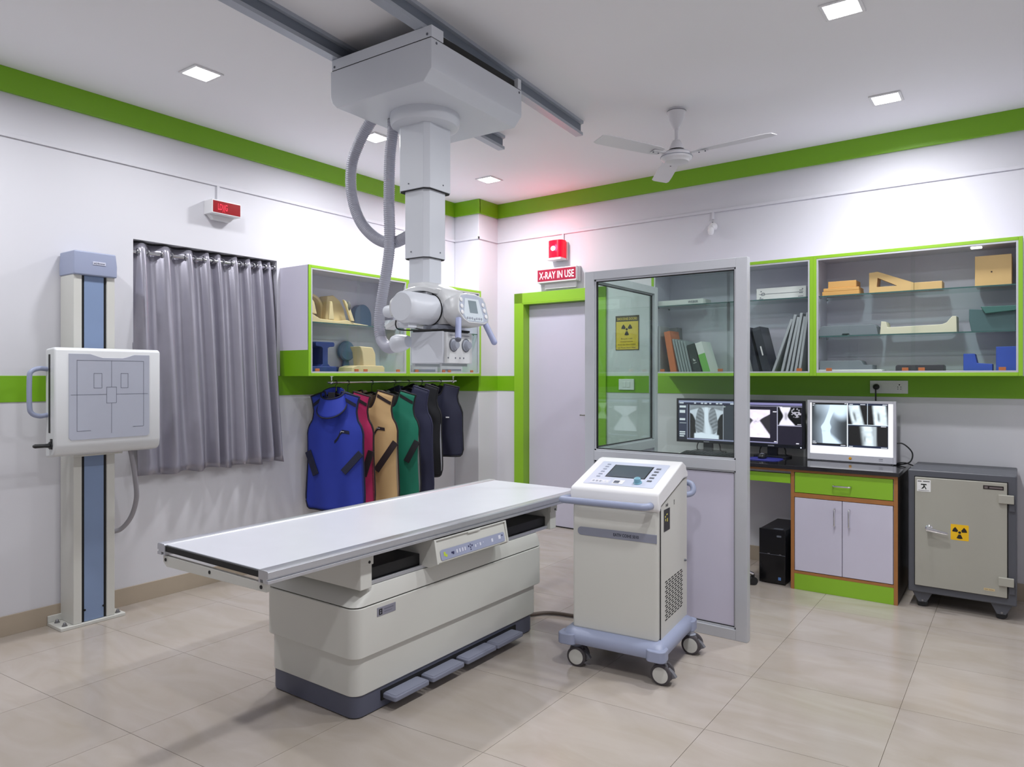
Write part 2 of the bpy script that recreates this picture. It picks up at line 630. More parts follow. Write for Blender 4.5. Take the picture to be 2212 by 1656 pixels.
for x in (-0.059, 0.059):
    G().box(x - 0.0075, x + 0.0075, -0.17, -0.163, 0.02, 1.965).obj('black_slot', DARK, t, smooth=False)
for x in (-0.05, 0.05):
    G().lathe([(0.006, 0), (0.006, 0.003)], (x, -0.174, 0.085), (0, -1, 0), 10).obj('screw', DARK, t)
g = G()
lp = lambda x0, x1, y0, y1, z: [(x0, y0, z), (x1, y0, z), (x1, y1, z), (x0, y1, z)]
g.loft([lp(-0.116, 0.117, -0.196, -0.01, 1.966), lp(-0.116, 0.117, -0.198, -0.01, 2.03), lp(-0.112, 0.112, -0.192, -0.01, 2.101)])
cp = g.obj('top_cap', BLUEGREY, t, bevel=0.008, seg=3)
G().box(-0.018, 0.052, -0.2005, -0.198, 2.028, 2.047).obj('maker_plate', mat('plate_pale', (205, 208, 225), 0.4), cp, bevel=0.002)
G().text('nsQ Berenner', (0.017, -0.2012, 2.0375), height=0.009, width=0.06, bold=0.01).obj('plate_lettering', mat('ink', (60, 62, 80), 0.6), cp)
# detector carriage between column and box
G().box(-0.09, 0.09, -0.24, -0.175, 1.02, 1.48).box(-0.13, 0.13, -0.235, -0.19, 0.955, 1.0).obj('carriage', W_EQ, t, bevel=0.004)
# box profile (side view): rounded top, bellied bottom
dy0, dy1 = -0.352, -0.236
g = G()
prof = [(dy1, 1.545), (dy0 + 0.02, 1.552), (dy0 + 0.006, 1.547), (dy0, 1.535), (dy0, 1.04), (dy0 + 0.006, 1.0), (dy0 + 0.025, 0.978), (dy1, 0.965)]
g.prism(prof, -0.272, 0.288, 'x')
db = g.obj('detector_box', W_EQ2, t, bevel=0.012, seg=4)
# grey face plate with a dipped top edge
def face(x0, x1, z0, z1):
    p = []
    for k in range(21):
        s = k / 20
        dip = 0.0
        if 0.25 < s < 0.8:
            q = (s - 0.25) / 0.55
            dip = 0.02 * min(1, 4 * q, 4 * (1 - q))
        p.append((x0 + (x1 - x0) * s, z1 - dip))
    p += [(x1, z0 + 0.012), (x1 - 0.012, z0), (x0 + 0.012, z0), (x0, z0 + 0.012)]
    return p
FACE = mat('detector_face', (178, 182, 196), 0.4)
fp = G().prism(face(-0.205, 0.222, 1.058, 1.52), dy0 - 0.0025, dy0 + 0.004, 'y').obj('face_plate', FACE, t, bevel=0.001)
ink = mat('marking_ink', (92, 96, 112), 0.6)
g = G()
yy0, yy1 = dy0 - 0.0032, dy0 - 0.002
def hl(x0, x1, z, w=0.0016): g.box(x0, x1, yy0, yy1, z - w / 2, z + w / 2)
def vl(x, z0, z1, w=0.0016): g.box(x - w / 2, x + w / 2, yy0, yy1, z0, z1)
cx, cz = 0.012, 1.295
hl(-0.165, 0.188, 1.485); vl(-0.165, 1.105, 1.485); vl(0.188, 1.115, 1.485); hl(-0.165, -0.095, 1.105); hl(0.128, 0.188, 1.115)
hl(-0.195, cx - 0.026, 1.30); hl(cx + 0.026, 0.212, 1.30); vl(cx, 1.34, 1.485); vl(cx, 1.085, 1.252)
for a, b, c, d in ((cx - 0.026, cx + 0.026, 1.252, 1.34), (-0.08, -0.039, 1.335, 1.415), (0.062, 0.101, 1.335, 1.415)):
    hl(a, b, c); hl(a, b, d); vl(a, c, d); vl(b, c, d)
g.obj('alignment_marks', ink, fp, smooth=False)
G().box(-0.2735, -0.271, -0.30, -0.28, 1.10, 1.515).obj('tray_slot', DARK, t, smooth=False)
G().tube(spline([(-0.27, -0.262, 1.437), (-0.31, -0.262, 1.44), (-0.345, -0.262, 1.425), (-0.355, -0.262, 1.39), (-0.355, -0.262, 1.25), (-0.345, -0.262, 1.207), (-0.31, -0.262, 1.19), (-0.27, -0.262, 1.194)], 6), 0.0125, 12).obj('side_handle', BLUEGREY, t)
lv = G().lathe([(0.02, 0), (0.02, 0.008), (0.012, 0.01), (0.01, 0.03), (0.011, 0.075), (0.006, 0.085)], (-0.272, -0.31, 1.035), (-1, 0, 0.02), 14).obj('release_lever', BLACKP, t)
G().box(-0.276, -0.27, -0.327, -0.303, 1.015, 1.07).obj('lever_plate', BLACKP, lv, bevel=0.002)
G().tube(spline([(0.165, -0.25, 0.97), (0.175, -0.25, 0.92), (0.198, -0.24, 0.80), (0.214, -0.22, 0.68), (0.203, -0.18, 0.57), (0.165, -0.14, 0.50), (0.112, -0.12, 0.487)], 8), 0.0135, 12).obj('cable', mat('cable_grey', (150, 148, 154), 0.45), t)

# ================================================================ curtain
loc, rz = on_left(WY0, 0)
t = thing('window_curtain', 'silver grey satin curtain hanging in folds over the window recess', 'curtain', loc, rz)
peaks = [0.063, 0.217, 0.374, 0.503, 0.580, 0.712, 0.816, 0.912, 0.985]
xs = [-0.012] + peaks + [1.034]
def fold(x):
    # 1 at a forward peak, 0 between
    ends = [-0.06] + peaks + [1.06]
    for i in range(len(ends) - 1):
        if ends[i] <= x <= ends[i + 1]:
            s = (x - ends[i]) / (ends[i + 1] - ends[i])
            return 0.5 + 0.5 * math.cos(2 * PI * s)
    return 0.5
ZT, ZB = 2.232, 0.795
def cf(a, b):
    x = -0.004 + a * 1.032
    z = ZB + (ZT - ZB) * b
    k = 1 - b
    amp = 0.052 + 0.02 * k
    xx = x + 0.012 * k * math.sin(9 * x + 2 * k) + (0.012 * math.sin(x * 37) if b < 0.02 else 0)
    f = fold(min(max(xx, -0.02), 1.04))
    base = 0.035 - 0.12 * k ** 0.7 if z < 1.2 else 0.035 - 0.12 * k ** 0.7
    y = base + 0.03 - amp * f + 0.006 * math.sin(x * 61 + 5 * k) * k
    if z < WZ0 + 0.1:
        y = min(y, -0.012)
    zz = z + (0.008 * math.sin(x * 29) - 0.006 if b == 0 else 0)
    return (x, y, zz)
SATIN = mat('satin_grey', (158, 156, 168), 0.3, metal=0.5, var=0.06, scale=14)
o = G().grid(cf, 190, 40).obj('cloth', SATIN, t, angle=180)
sm = o.modifiers.new('thickness', 'SOLIDIFY'); sm.thickness = 0.002
G().cyl((-0.0, 0.018, 2.172), (1.038, 0.018, 2.192), 0.0125, seg=16).obj('curtain_rod', CHROME, t)
for p in peaks:
    for s in (-0.03, 0.03):
        if 0 < p + s < 1.03:
            G().ring((p + s, 0.018, 2.173 + 0.02 * p), (1, 0.35 * (1 if s > 0 else -1), 0), 0.02, 0.004, 20, 6).obj('grommet', STEEL, t)

# ================================================================ signs and trunking on the left wall
loc, rz = on_left(2.60, 2.484)
t = thing('led_display', 'white box with a lit red display showing characters, above the curtain', 'display', loc, rz)
x0, x1, h = 0.045, 0.258, 0.092
G().prism([(x0, -0.1), (x1, -0.1), (x1, -0.001), (x0 - 0.0, -0.001)], 0, h, 'z').obj('housing', WHITEP, t, bevel=0.003)
G().prism([(x0 + 0.015, 0), (x1 - 0.015, 0), (x1 - 0.045, -0.03), (x0 + 0.045, -0.03)], -0.045, -0.002, 'y').obj('lower_bracket', WHITEP, t, bevel=0.002)
REDD = mat('red_display', (96, 8, 16), 0.25, emit=(200, 4, 24), estr=0.35)
s = G().box(x0 + 0.006, x1 - 0.006, -0.1025, -0.099, 0.007, h - 0.008).obj('display_window', REDD, t, bevel=0.001)
REDL = emit_mat('red_led', (255, 70, 90), 1.6)
G().text('LD)(G', (x0 + 0.075, -0.1032, h / 2), height=0.042, width=0.07, bold=0.01).obj('led_characters', REDL, s)

loc, rz = on_left(0, 2.692)
t = thing('cable_trunking', 'thin white cable trunking running along the left wall above the curtain', 'trunking', loc, rz, 'wall trunking')
G().box(ROOM_F, PIL_Y, -0.012, -0.0005, 0, 0.022).obj('trunking_strip', WALLM, t, bevel=0.001)
G().box(2.735, 2.755, -0.012, -0.0005, -0.118, 0.0).obj('drop_strip', WALLM, t, bevel=0.001)
t = thing('cable_trunking', 'short cable trunking wrapping the corner pillar', 'trunking', (XL, PIL_Y, 2.692), 0, 'wall trunking')
G().box(0, BX - XL + 0.012, -0.012, -0.0005, 0, 0.022).box(BX - XL + 0.0005, BX - XL + 0.012, -0.012, BY - PIL_Y - 0.002, 0, 0.022).obj('trunking_strip', WALLM, t, bevel=0.001)
loc, rz = on_back(0, 2.692)
t = thing('cable_trunking', 'long cable trunking along the back wall above the warning lamp', 'trunking', loc, rz, 'wall trunking')
G().box(0.012, 5.2, -0.012, -0.0005, 0, 0.022).obj('trunking_strip', WALLM, t, bevel=0.001)
G().box(0.755, 0.775, -0.012, -0.0005, -0.07, 0.0).obj('drop_strip', WALLM, t, bevel=0.001)
G().box(2.162, 2.182, -0.012, -0.0005, -0.055, 0.0).obj('drop_strip', WALLM, t, bevel=0.001)

# ================================================================ glazed wall cabinets
CABI = mat('cabinet_inner', (222, 219, 236), 0.45, var=0.02)
CLIPM = mat('clip_brown', (176, 104, 62), 0.35)

def cabinet(label, frame, u0, u1, z0, z1, depth, split, shelves, clips, green_side=False, gcol=None):
    loc, rz = frame(u0, z0)
    t = thing('wall_cabinet', label, 'cabinet', loc, rz, 'glazed wall cabinets')
    W, H, D = u1 - u0, z1 - z0, depth
    th = 0.018
    for x in (0, W - th):
        sp = G().box(x, x + th, -D + 0.006, -0.001, 0, H).obj('side_panel', CABI, t, bevel=0.001)
        if green_side and x == 0:
            G().box(-0.0015, 0.0, -D + 0.006, -0.001, 0, 0.187).obj('green_side_strip', GREEN, sp, smooth=False)
    G().box(th, W - th, -0.012, -0.001, th, H - th).obj('back_panel', CABI, t, smooth=False)
    G().box(th, W - th, -D + 0.006, -0.001, H - th, H).obj('top_panel', CABI, t, smooth=False)
    G().box(th, W - th, -D + 0.006, -0.001, 0, th).obj('bottom_panel', GREENL, t, smooth=False)
    e = 0.022
    g = G()
    g.box(0, e, -D, -D + 0.012, 0, H); g.box(W - e, W, -D, -D + 0.012, 0, H)
    g.box(e, W - e, -D, -D + 0.012, 0, e); g.box(e, W - e, -D, -D + 0.012, H - e, H)
    g.obj('face_frame', GREENL, t, bevel=0.002)
    g = G()
    i0, i1 = e, e + 0.011
    g.box(i0, i1, -D + 0.001, -D + 0.02, e, H - e); g.box(W - i1, W - i0, -D + 0.001, -D + 0.02, e, H - e)
    g.box(i1, W - i1, -D + 0.001, -D + 0.02, e, e + 0.011); g.box(i1, W - i1, -D + 0.001, -D + 0.02, H - e - 0.011, H - e)
    g.obj('slide_channel', ALUP, t, bevel=0.001)
    s = split - u0
    panes = []
    for (a, b, yy) in ((i1, s + 0.012, -D + 0.006), (s - 0.012, W - i1, -D + 0.014)):
        panes.append((a, b, yy, G().box(a, b, yy, yy + 0.004, e + 0.011, H - e - 0.011).obj('glass_door', GLASS, t, smooth=False)))
    for c in clips:
        x = c - u0
        pn = panes[0] if x < s else panes[1]
        G().box(x - 0.018, x + 0.018, pn[2] - 0.003, pn[2] + 0.007, e + 0.012, e + 0.032).obj('door_clip', CLIPM, pn[3], bevel=0.001)
    for zz in shelves:
        sh = G().box(th, W - th, -D + 0.03, -0.014, zz - z0 - 0.004, zz - z0 + 0.004).obj('glass_shelf', SHELFG, t, smooth=False)
        G().box(th + 0.001, W - th - 0.001, -D + 0.028, -D + 0.030, zz - z0 - 0.004, zz - z0 + 0.004).obj('shelf_edge', mat('glass_edge', (70, 104, 104), 0.2), sh, smooth=False)
        for x in (th + 0.012, W - th - 0.012):
            for y in (-D + 0.07, -0.06):
                G().cyl((x, y, zz - z0 - 0.012), (x, y, zz - z0 - 0.004), 0.006, seg=8).obj('shelf_pin', STEEL, sh)
    return t

LC0, LC1, LC2 = 3.246, 4.253, 5.226
LSH, LD_ = 1.79, 0.33
cabinet('glazed wall cabinet holding cream and blue foam positioners, next to the curtain', on_left, LC0, LC1, 1.40, 2.197, LD_, 3.722, [LSH], [3.327, 3.699, 3.798, 4.151], green_side=True)
cabinet('glazed wall cabinet mostly hidden behind the X-ray tube head', on_left, LC1, LC2, 1.40, 2.197, LD_, 4.74, [LSH], [4.363, 4.704, 4.79, 5.105])
RC0, RC1, RC2 = 1.796, 3.001, 4.166
cabinet('glazed wall cabinet with binders and cassettes, behind the glass partition', on_back, RC0, RC1, 1.40, 2.22, 0.33, 2.41, [1.945], [1.887, 2.349, 2.47, 2.907])
cabinet('wide glazed wall cabinet with two shelves of foam and wooden blocks, far right', on_back, RC1, RC2, 1.40, 2.22, 0.33, 3.60, [1.943, 1.669], [3.102, 3.557, 3.647, 4.066])
FL_Z = 1.40 + 0.018

# ================================================================ contents of the left cabinet
CREAM = mat('cream_foam', (226, 206, 160), 0.6)
NAVYF = mat('navy_foam', (38, 58, 128), 0.55)
BLUEF = mat('slate_blue_foam', (98, 128, 162), 0.6)
SHZ = LSH + 0.004
loc, rz = on_left(3.275, SHZ, 0.16)
t = thing('positioning_cradle', 'cream moulded positioning cradle with arches on the upper glass shelf', 'positioner', loc, rz)
# long dished base, an arch and a curved fin
g = G()
def base_loop(x, w, h, zoff=0):
    return [(x, -w, zoff), (x, w, zoff), (x, w, zoff + h), (x, -w, zoff + h)]
g.loft([base_loop(0.0, 0.09, 0.085), base_loop(0.06, 0.09, 0.065), base_loop(0.14, 0.09, 0.03), base_loop(0.30, 0.09, 0.022), base_loop(0.40, 0.09, 0.035), base_loop(0.50, 0.07, 0.018), base_loop(0.64, 0.06, 0.01)])
g.obj('cradle_base', CREAM, t, bevel=0.006)
g = G()
arch = []
for k in range(13):
    a = PI - PI * k / 12
    arch.append((0.15 + 0.115 * math.cos(a), 0.12 + 0.105 * math.sin(a)))
inner = [(0.15 + (x - 0.15) * 0.8, 0.12 + (z - 0.12) * 0.82) for x, z in reversed(arch)]
out = [(0.035, 0.02)] + arch + [(0.265, 0.02)] + [(0.242, 0.02)] + inner + [(0.058, 0.02)]
g.prism(out, 0.03, 0.09, 'y')
g.obj('arch', CREAM, t, bevel=0.004)
g = G()
fin = [(0.25, 0.025), (0.27, 0.215), (0.33, 0.225), (0.39, 0.19), (0.43, 0.13), (0.46, 0.03)]
g.prism(fin, -0.01, 0.09, 'y')
g.obj('curved_fin', CREAM, t, bevel=0.008)
g = G()
fin2 = [(0.36, 0.19), (0.385, 0.18), (0.43, 0.12), (0.47, 0.03), (0.435, 0.03), (0.40, 0.11)]
g.prism(fin2, -0.09, -0.07, 'y')
g.obj('front_rib', CREAM, t, bevel=0.004)
G().prism([(0.22, 0.03), (0.232, 0.165), (0.252, 0.165), (0.27, 0.03)], -0.09, -0.07, 'y').obj('front_rib', CREAM, t, bevel=0.004)
G().prism([(0.01, 0.07), (0.02, 0.17), (0.05, 0.185), (0.085, 0.15), (0.11, 0.06)], -0.09, -0.06, 'y').obj('end_ear', CREAM, t, bevel=0.006)
G().ball((0.415, -0.083, 0.145), 0.02, 10, 0.8, 0.9, 1.9).ball((0.045, -0.088, 0.145), 0.016, 10, 0.8, 0.5, 1.4).obj('slot_hole', mat('slot_grey', (104, 104, 98), 0.6), t)

loc, rz = on_left(3.985, SHZ, 0.055)
p = [(-0.09, 0.0), (0.09, 0.0)] + [(0.09 * math.cos(PI * k / 12), 0.09 + 0.10 * math.sin(PI * k / 12)) for k in range(13)]
tag(G().prism(p, -0.03, 0.03, 'y').obj('foam_pillow', BLUEF, bevel=0.006, loc=loc), 'slate blue round-topped foam piece behind the ribbed hose', 'foam').rotation_euler[2] = rz
loc, rz = on_left(4.19, SHZ, 0.15)
tag(G().loft([[(-.09, -.06, 0), (.09, -.06, 0), (.09, .06, 0), (-.09, .06, 0)], [(-.03, -.06, .07), (.075, -.06, .07), (.075, .06, .07), (-.03, .06, .07)]]).obj('foam_wedge', mat('pale_foam', (206, 206, 214), 0.6), bevel=0.003, loc=loc), 'pale grey foam wedge on the upper shelf beside the tube head', 'foam').rotation_euler[2] = rz

loc, rz = on_left(3.29, FL_Z, 0.16)
t = thing('foam_stand', 'navy foam stand with T-shaped post and tall end on the cabinet floor', 'positioner', loc, rz)
G().box(0.0, 0.295, -0.07, 0.07, 0.0, 0.055).obj('stand_base', NAVYF, t, bevel=0.006)
G().prism([(0.0, 0.05), (0.0, 0.25), (0.06, 0.25), (0.06, 0.22), (0.05, 0.2), (0.055, 0.07), (0.07, 0.05)], -0.07, 0.07, 'y').obj('end_upright', NAVYF, t, bevel=0.005)
tp = [(0.14, 0.05), (0.17, 0.07), (0.17, 0.19), (0.155, 0.2), (0.11, 0.205), (0.105, 0.225), (0.115, 0.238), (0.275, 0.238), (0.285, 0.225), (0.28, 0.205), (0.235, 0.2), (0.22, 0.19), (0.22, 0.075), (0.25, 0.05)]
G().prism(tp, -0.06, 0.06, 'y').obj('t_post', NAVYF, t, bevel=0.004)
loc, rz = on_left(3.625, FL_Z, 0.062)
tag(G().prism([(-.035, .0), (.14, .0), (.14, .052), (.012, .058), (-.01, .045)], -0.04, 0.04, 'y').obj('foam_wedge', NAVYF, bevel=0.004, loc=loc), 'low navy foam wedge beside the T-shaped stand', 'foam').rotation_euler[2] = rz
loc, rz = on_left(3.83, 1.60, 0.03)
t = thing('round_pad', 'slate blue round pad standing at the back of the left cabinet', 'pad', loc, rz)
G().lathe([(0.075, 0), (0.08, 0.01), (0.08, 0.03), (0.07, 0.04)], (0, -0.005, 0), (0, -1, 0), 28).obj('pad_disc', BLUEF, t)
G().prism([(-0.05, -0.182), (0.05, -0.182), (0.02, -0.06), (-0.02, -0.06)], -0.03, -0.008, 'y').obj('pad_foot', BLUEF, t, bevel=0.003)
loc, rz = on_left(3.86, FL_Z, 0.195)
t = thing('head_rest', 'cream chair-shaped head rest on the cabinet floor', 'positioner', loc, rz)
G().prism([(-0.17, 0), (0.18, 0), (0.18, 0.05), (0.16, 0.065), (-0.10, 0.065), (-0.16, 0.05)], -0.08, 0.08, 'y').obj('rest_base', CREAM, t, bevel=0.006)
G().prism([(-0.035, 0.06), (-0.05, 0.17), (-0.075, 0.215), (0.06, 0.21), (0.09, 0.16), (0.095, 0.06)], -0.07, 0.05, 'y').obj('rest_back', CREAM, t, bevel=0.008)
# cartons low in the second cabinet
loc, rz = on_left(4.33, FL_Z, 0.20)
t = thing('storage_carton', 'grey carton seen below the collimator in the left cabinet', 'box', loc, rz)
G().box(0.0, 0.33, -0.09, 0.1, 0, 0.075).obj('carton', mat('carton_grey', (186, 188, 198), 0.5), t, bevel=0.002)
G().box(0.03, 0.30, -0.0915, -0.09, 0.02, 0.04).obj('carton_print', mat('print_grey', (130, 134, 150), 0.6), t, smooth=False)
loc, rz = on_left(4.70, FL_Z, 0.20)
t = thing('storage_carton', 'pale carton to the right beneath the collimator knobs', 'box', loc, rz)
G().box(0.0, 0.30, -0.09, 0.1, 0, 0.07).obj('carton', mat('carton_pale', (200, 202, 210), 0.5), t, bevel=0.002)
G().box(0.02, 0.28, -0.0915, -0.09, 0.03, 0.045).obj('carton_print', mat('print_grey', (130, 134, 150), 0.6), t, smooth=False)
loc, rz = on_left(4.285, FL_Z, 0.25)
tag(G().prism([(0, 0), (0.035, 0), (0.028, 0.12), (0.004, 0.125)], -0.05, 0.05, 'y').obj('foam_block', NAVYF, bevel=0.003, loc=loc), 'narrow navy foam block standing left of the grey carton', 'foam').rotation_euler[2] = rz

# ================================================================ contents of the right cabinets
WOOD = mat('pale_plywood', (222, 182, 124), 0.5, var=0.08, scale=6)
WOOD2 = mat('orange_plywood', (226, 170, 100), 0.5, var=0.08, scale=6)
GFOAM = mat('grey_foam', (124, 132, 140), 0.55)
GRFOAM = mat('green_grey_foam', (74, 104, 108), 0.55)
BLUEB = mat('bright_blue_foam', (48, 84, 190), 0.5)
S1, S2 = 1.943 + 0.004, 1.669 + 0.004

def rb(u, z, d=0.2):
    return on_back(u, z, d)

def single(name, g, m, label, cat, u, z, d=0.2, bevel=0.003, rot=0.0, group=None):
    loc, rz = rb(u, z, d)
    o = tag(g.obj(name, m, bevel=bevel, loc=loc), label, cat, group)
    o.rotation_euler = (0, rot, rz)
    return o

single('wooden_board', G().box(0, 0.232, -0.08, 0.08, 0, 0.028), WOOD2, 'lowest of the stacked plywood boards on the top shelf', 'board', 3.048, S1, group='stacked plywood boards')
single('wooden_board', G().box(0, 0.222, -0.08, 0.08, 0, 0.022), WOOD2, 'middle plywood board of the stack on the top shelf', 'board', 3.056, S1 + 0.028, group='stacked plywood boards')
single('wooden_board', G().box(0, 0.175, -0.075, 0.07, 0, 0.045), WOOD2, 'topmost plywood block of the stack on the top shelf', 'board', 3.085, S1 + 0.050, group='stacked plywood boards')
# wedge with a triangular window
g = G()
O = [(0, 0), (0.26, 0), (0.26, 0.052), (0.05, 0.14), (0, 0.135)]
I = [(0.045, 0.04), (0.165, 0.04), (0.05, 0.10)]
# side walls as five prisms around the opening
for quad in ([O[0], O[1], I[1], I[0]], [O[1], O[2], I[1]], [O[2], O[3], I[2], I[1]], [O[3], O[4], I[2]], [O[4], O[0], I[0], I[2]]):
    g.prism(list(quad), -0.06, 0.06, 'y')
single('wooden_wedge', g, WOOD, 'plywood wedge with a triangular opening, middle of the top shelf', 'wedge', 3.337, S1, bevel=0)
single('wooden_block', G().box(0, 0.155, -0.06, 0.06, 0, 0.052), WOOD, 'flat plywood block touching the thin end of the wedge', 'block', 3.598, S1)
loc, rz = rb(3.925, S1, 0.17)
t = thing('wooden_box', 'plywood box with a peg hole, right end of the top shelf', 'box', loc, rz)
G().box(0, 0.185, -0.09, 0.1, 0, 0.185).obj('box_body', WOOD, t, bevel=0.003)
G().lathe([(0.005, 0), (0.005, 0.001)], (0.085, -0.0905, 0.085), (0, -1, 0), 10).obj('peg_hole', mat('hole_brown', (70, 48, 30), 0.7), t)
single('foam_tray', G().prism([(0, 0), (0.15, 0), (0.155, 0.012), (0.195, 0.012), (0.2, 0), (0.37, 0), (0.36, 0.055), (0.345, 0.068), (0.025, 0.068), (0.0, 0.035)], -0.08, 0.08, 'y'), GFOAM, 'long grey foam tray, left end of the middle shelf', 'foam', 3.022, S2)
single('cream_cradle', G().prism([(0, 0), (0.43, 0), (0.428, 0.10), (0.405, 0.10), (0.375, 0.062), (0.35, 0.052), (0.045, 0.045), (0.036, 0.082), (0.008, 0.085)], -0.07, 0.07, 'y'), mat('ivory_foam', (226, 220, 196), 0.55), 'ivory cradle with raised ends on the middle shelf', 'positioner', 3.402, S2)
loc, rz = rb(3.895, S2, 0.17)
t = thing('foam_block', 'dark green foam block with an overhanging lid, right of the middle shelf', 'foam', loc, rz)
G().prism([(0.012, 0), (0.235, 0), (0.235, 0.115), (0.0, 0.14), (0.0, 0.07)], -0.09, 0.09, 'y').obj('block_body', GRFOAM, t, bevel=0.004)
G().prism([(0.06, 0.148), (0.085, 0.105), (0.24, 0.118), (0.24, 0.148)], -0.12, 0.09, 'y').obj('block_lid', mat('teal_foam', (62, 112, 106), 0.5), t, bevel=0.004)
single('white_tray', G().prism(rrect(0, 0.40, 0, 0.026, 0.008), -0.09, 0.09, 'y'), WHITEP, 'white tray under the stepped grey foam', 'tray', 3.02, FL_Z)
single('stepped_foam', G().prism([(0, 0), (0.33, 0), (0.33, 0.03), (0.275, 0.03), (0.262, 0.055), (0.25, 0.06), (0.005, 0.06), (0, 0.05)], -0.075, 0.075, 'y'), GFOAM, 'stepped grey foam resting on the white tray', 'foam', 3.03, FL_Z + 0.026)
single('dark_case', G().prism(rrect(0, 0.27, 0, 0.055, 0.015), -0.06, 0.06, 'y'), mat('case_dark', (62, 60, 70), 0.4), 'dark flat case in the middle of the cabinet floor', 'case', 3.492, FL_Z)
single('blue_foam_step', G().prism([(0, 0), (0.15, 0), (0.15, 0.056), (0.072, 0.062), (0.06, 0.12), (0, 0.12)], -0.06, 0.06, 'y'), BLUEB, 'bright blue L-shaped foam step in the right cabinet', 'foam', 3.865, FL_Z, bevel=0.004)
single('blue_foam_block', G().box(0, 0.105, -0.06, 0.06, 0, 0.16), BLUEB, 'tall bright blue foam block at the far right of the cabinet floor', 'foam', 4.032, FL_Z, bevel=0.004)
single('glowing_strip', G().prism(rrect(0, 0.06, 0, 0.012, 0.005), -0.012, 0.012, 'y'), emit_mat('strip_white', (255, 255, 255), 3.0), 'small glowing strip under the top of the right cabinet', 'lamp', 3.90, 2.186, 0.22, bevel=0)  # small white emissive piece at the bright spot under the cabinet top

# binders and cassettes
def leaner(name, label, cat, u, h, w, dep, ang, m, d=0.2, group=None, z=FL_Z, back=0.0, spine=None):
    """upright slab leaning by ang degrees (positive: top to the left)"""
    loc, rz = rb(u, z, d)
    t = thing(name, label, cat, loc, rz, group)
    a = math.radians(-ang)
    c, s_ = math.cos(a), math.sin(a)
    def R(x, zz): return (x * c + zz * s_, -x * s_ + zz * c)
    off = max(0, -min(R(0, 0)[1], R(w, 0)[1]))
    q = [R(0, 0), R(w, 0), R(w, h), R(0, h)]
    q = [(x, zz + off) for x, zz in q]
    g = G().prism(q, -dep / 2, dep / 2, 'y')
    g.obj('body', m, t, bevel=0.002)
    if spine:
        for (a0, a1, b0, b1, sm) in spine:
            qq = [R(w * a0, h * b0), R(w * a1, h * b0), R(w * a1, h * b1), R(w * a0, h * b1)]
            qq = [(x, zz + off) for x, zz in qq]
            G().prism(qq, -dep / 2 - 0.0012, -dep / 2 - 0.0002, 'y').obj('spine_mark', sm, t, smooth=False)
    return t

SILV = mat('cassette_silver', (186, 190, 196), 0.35, metal=0.3)
SILD = mat('cassette_dark', (64, 68, 76), 0.4)
PAPER = mat('paper_white', (232, 232, 232), 0.6)
FOLD = mat('folder_grey', (120, 124, 128), 0.5)
leaner('film_folder', 'slim grey folder standing at the left end behind the partition', 'folder', 1.835, 0.375, 0.018, 0.18, 0, SILV)
leaner('film_folder', 'wide dark grey folder behind the orange binder', 'folder', 1.872, 0.365, 0.075, 0.10, 5, FOLD, d=0.07, spine=[(0.2, 0.45, 0.3, 0.5, PAPER)])
leaner('ring_binder', 'orange binder leaning among the grey folders', 'binder', 1.945, 0.33, 0.05, 0.17, 10, mat('binder_orange', (206, 112, 60), 0.45), d=0.215)
for k in range(5):
    leaner('film_cassette', ['first thin grey cassette after the orange binder', 'second thin grey cassette after the orange binder', 'third thin grey cassette after the orange binder', 'fourth thin grey cassette after the orange binder', 'thin grey cassette touching the dark green book'][k], 'cassette', 2.013 + 0.022 * k, 0.275 - 0.006 * k, 0.016, 0.18, 13, mat('cassette_grey', (150, 160, 164), 0.4), group='thin grey cassettes')
DKG = mat('book_dark_green', (34, 54, 50), 0.45)
leaner('hardback_book', 'dark green book with a small white emblem on its spine', 'book', 2.134, 0.225, 0.058, 0.19, 15, DKG, spine=[(0.35, 0.45, 0.42, 0.5, PAPER), (0.5, 0.62, 0.40, 0.46, PAPER), (0.28, 0.72, 0.34, 0.355, PAPER)])
leaner('hardback_book', 'light green and white book leaning at the end of the row', 'book', 2.208, 0.24, 0.055, 0.18, 17, PAPER, spine=[(0.0, 1.0, 0.0, 0.62, mat('book_leaf_green', (120, 190, 90), 0.45))])
BINDB = mat('binder_black', (44, 46, 58), 0.4)
leaner('ring_binder', 'black binder leaning right beside the partition post', 'binder', 2.585, 0.335, 0.045, 0.2, 13, BINDB, group='black binders')
leaner('ring_binder', 'black binder with a white spine label, leaning', 'binder', 2.655, 0.335, 0.06, 0.2, 14, BINDB, group='black binders', spine=[(0.42, 0.58, 0.38, 0.58, PAPER), (0.05, 0.9, 0.93, 0.99, SILD)])
for k, (u, h, ang) in enumerate([(2.712, 0.40, -19.4), (2.775, 0.42, -12.8), (2.808, 0.40, -11.7), (2.838, 0.425, -9.7), (2.866, 0.40, -9.4), (2.893, 0.425, -7.7)]):
    leaner('film_cassette', ['steepest leaning silver-edged cassette on the cabinet floor', 'second silver-edged cassette of the leaning row', 'third silver-edged cassette of the leaning row', 'fourth silver-edged cassette of the leaning row', 'fifth silver-edged cassette of the leaning row', 'rightmost silver-edged cassette against the divider'][k], 'cassette', u, h, 0.017, 0.2, ang, SILV, group='silver-edged cassettes')
loc, rz = rb(1.80 + 0.03, S1, 0.2)
t = thing('flat_carton', 'flat white printed carton lying on the shelf behind the partition', 'box', loc, rz)
G().box(0, 0.37, -0.08, 0.08, 0, 0.042).obj('carton', PAPER, t, bevel=0.002)
G().text('WEBER', (0.29, -0.081, 0.022), height=0.018, bold=0.01).obj('print', ink, t)
loc, rz = rb(2.595, S1, 0.2)
t = thing('long_carton', 'long white carton printed with a thin line drawing on the shelf', 'box', loc, rz)
G().box(0, 0.342, -0.06, 0.06, 0, 0.085).obj('carton', PAPER, t, bevel=0.002)
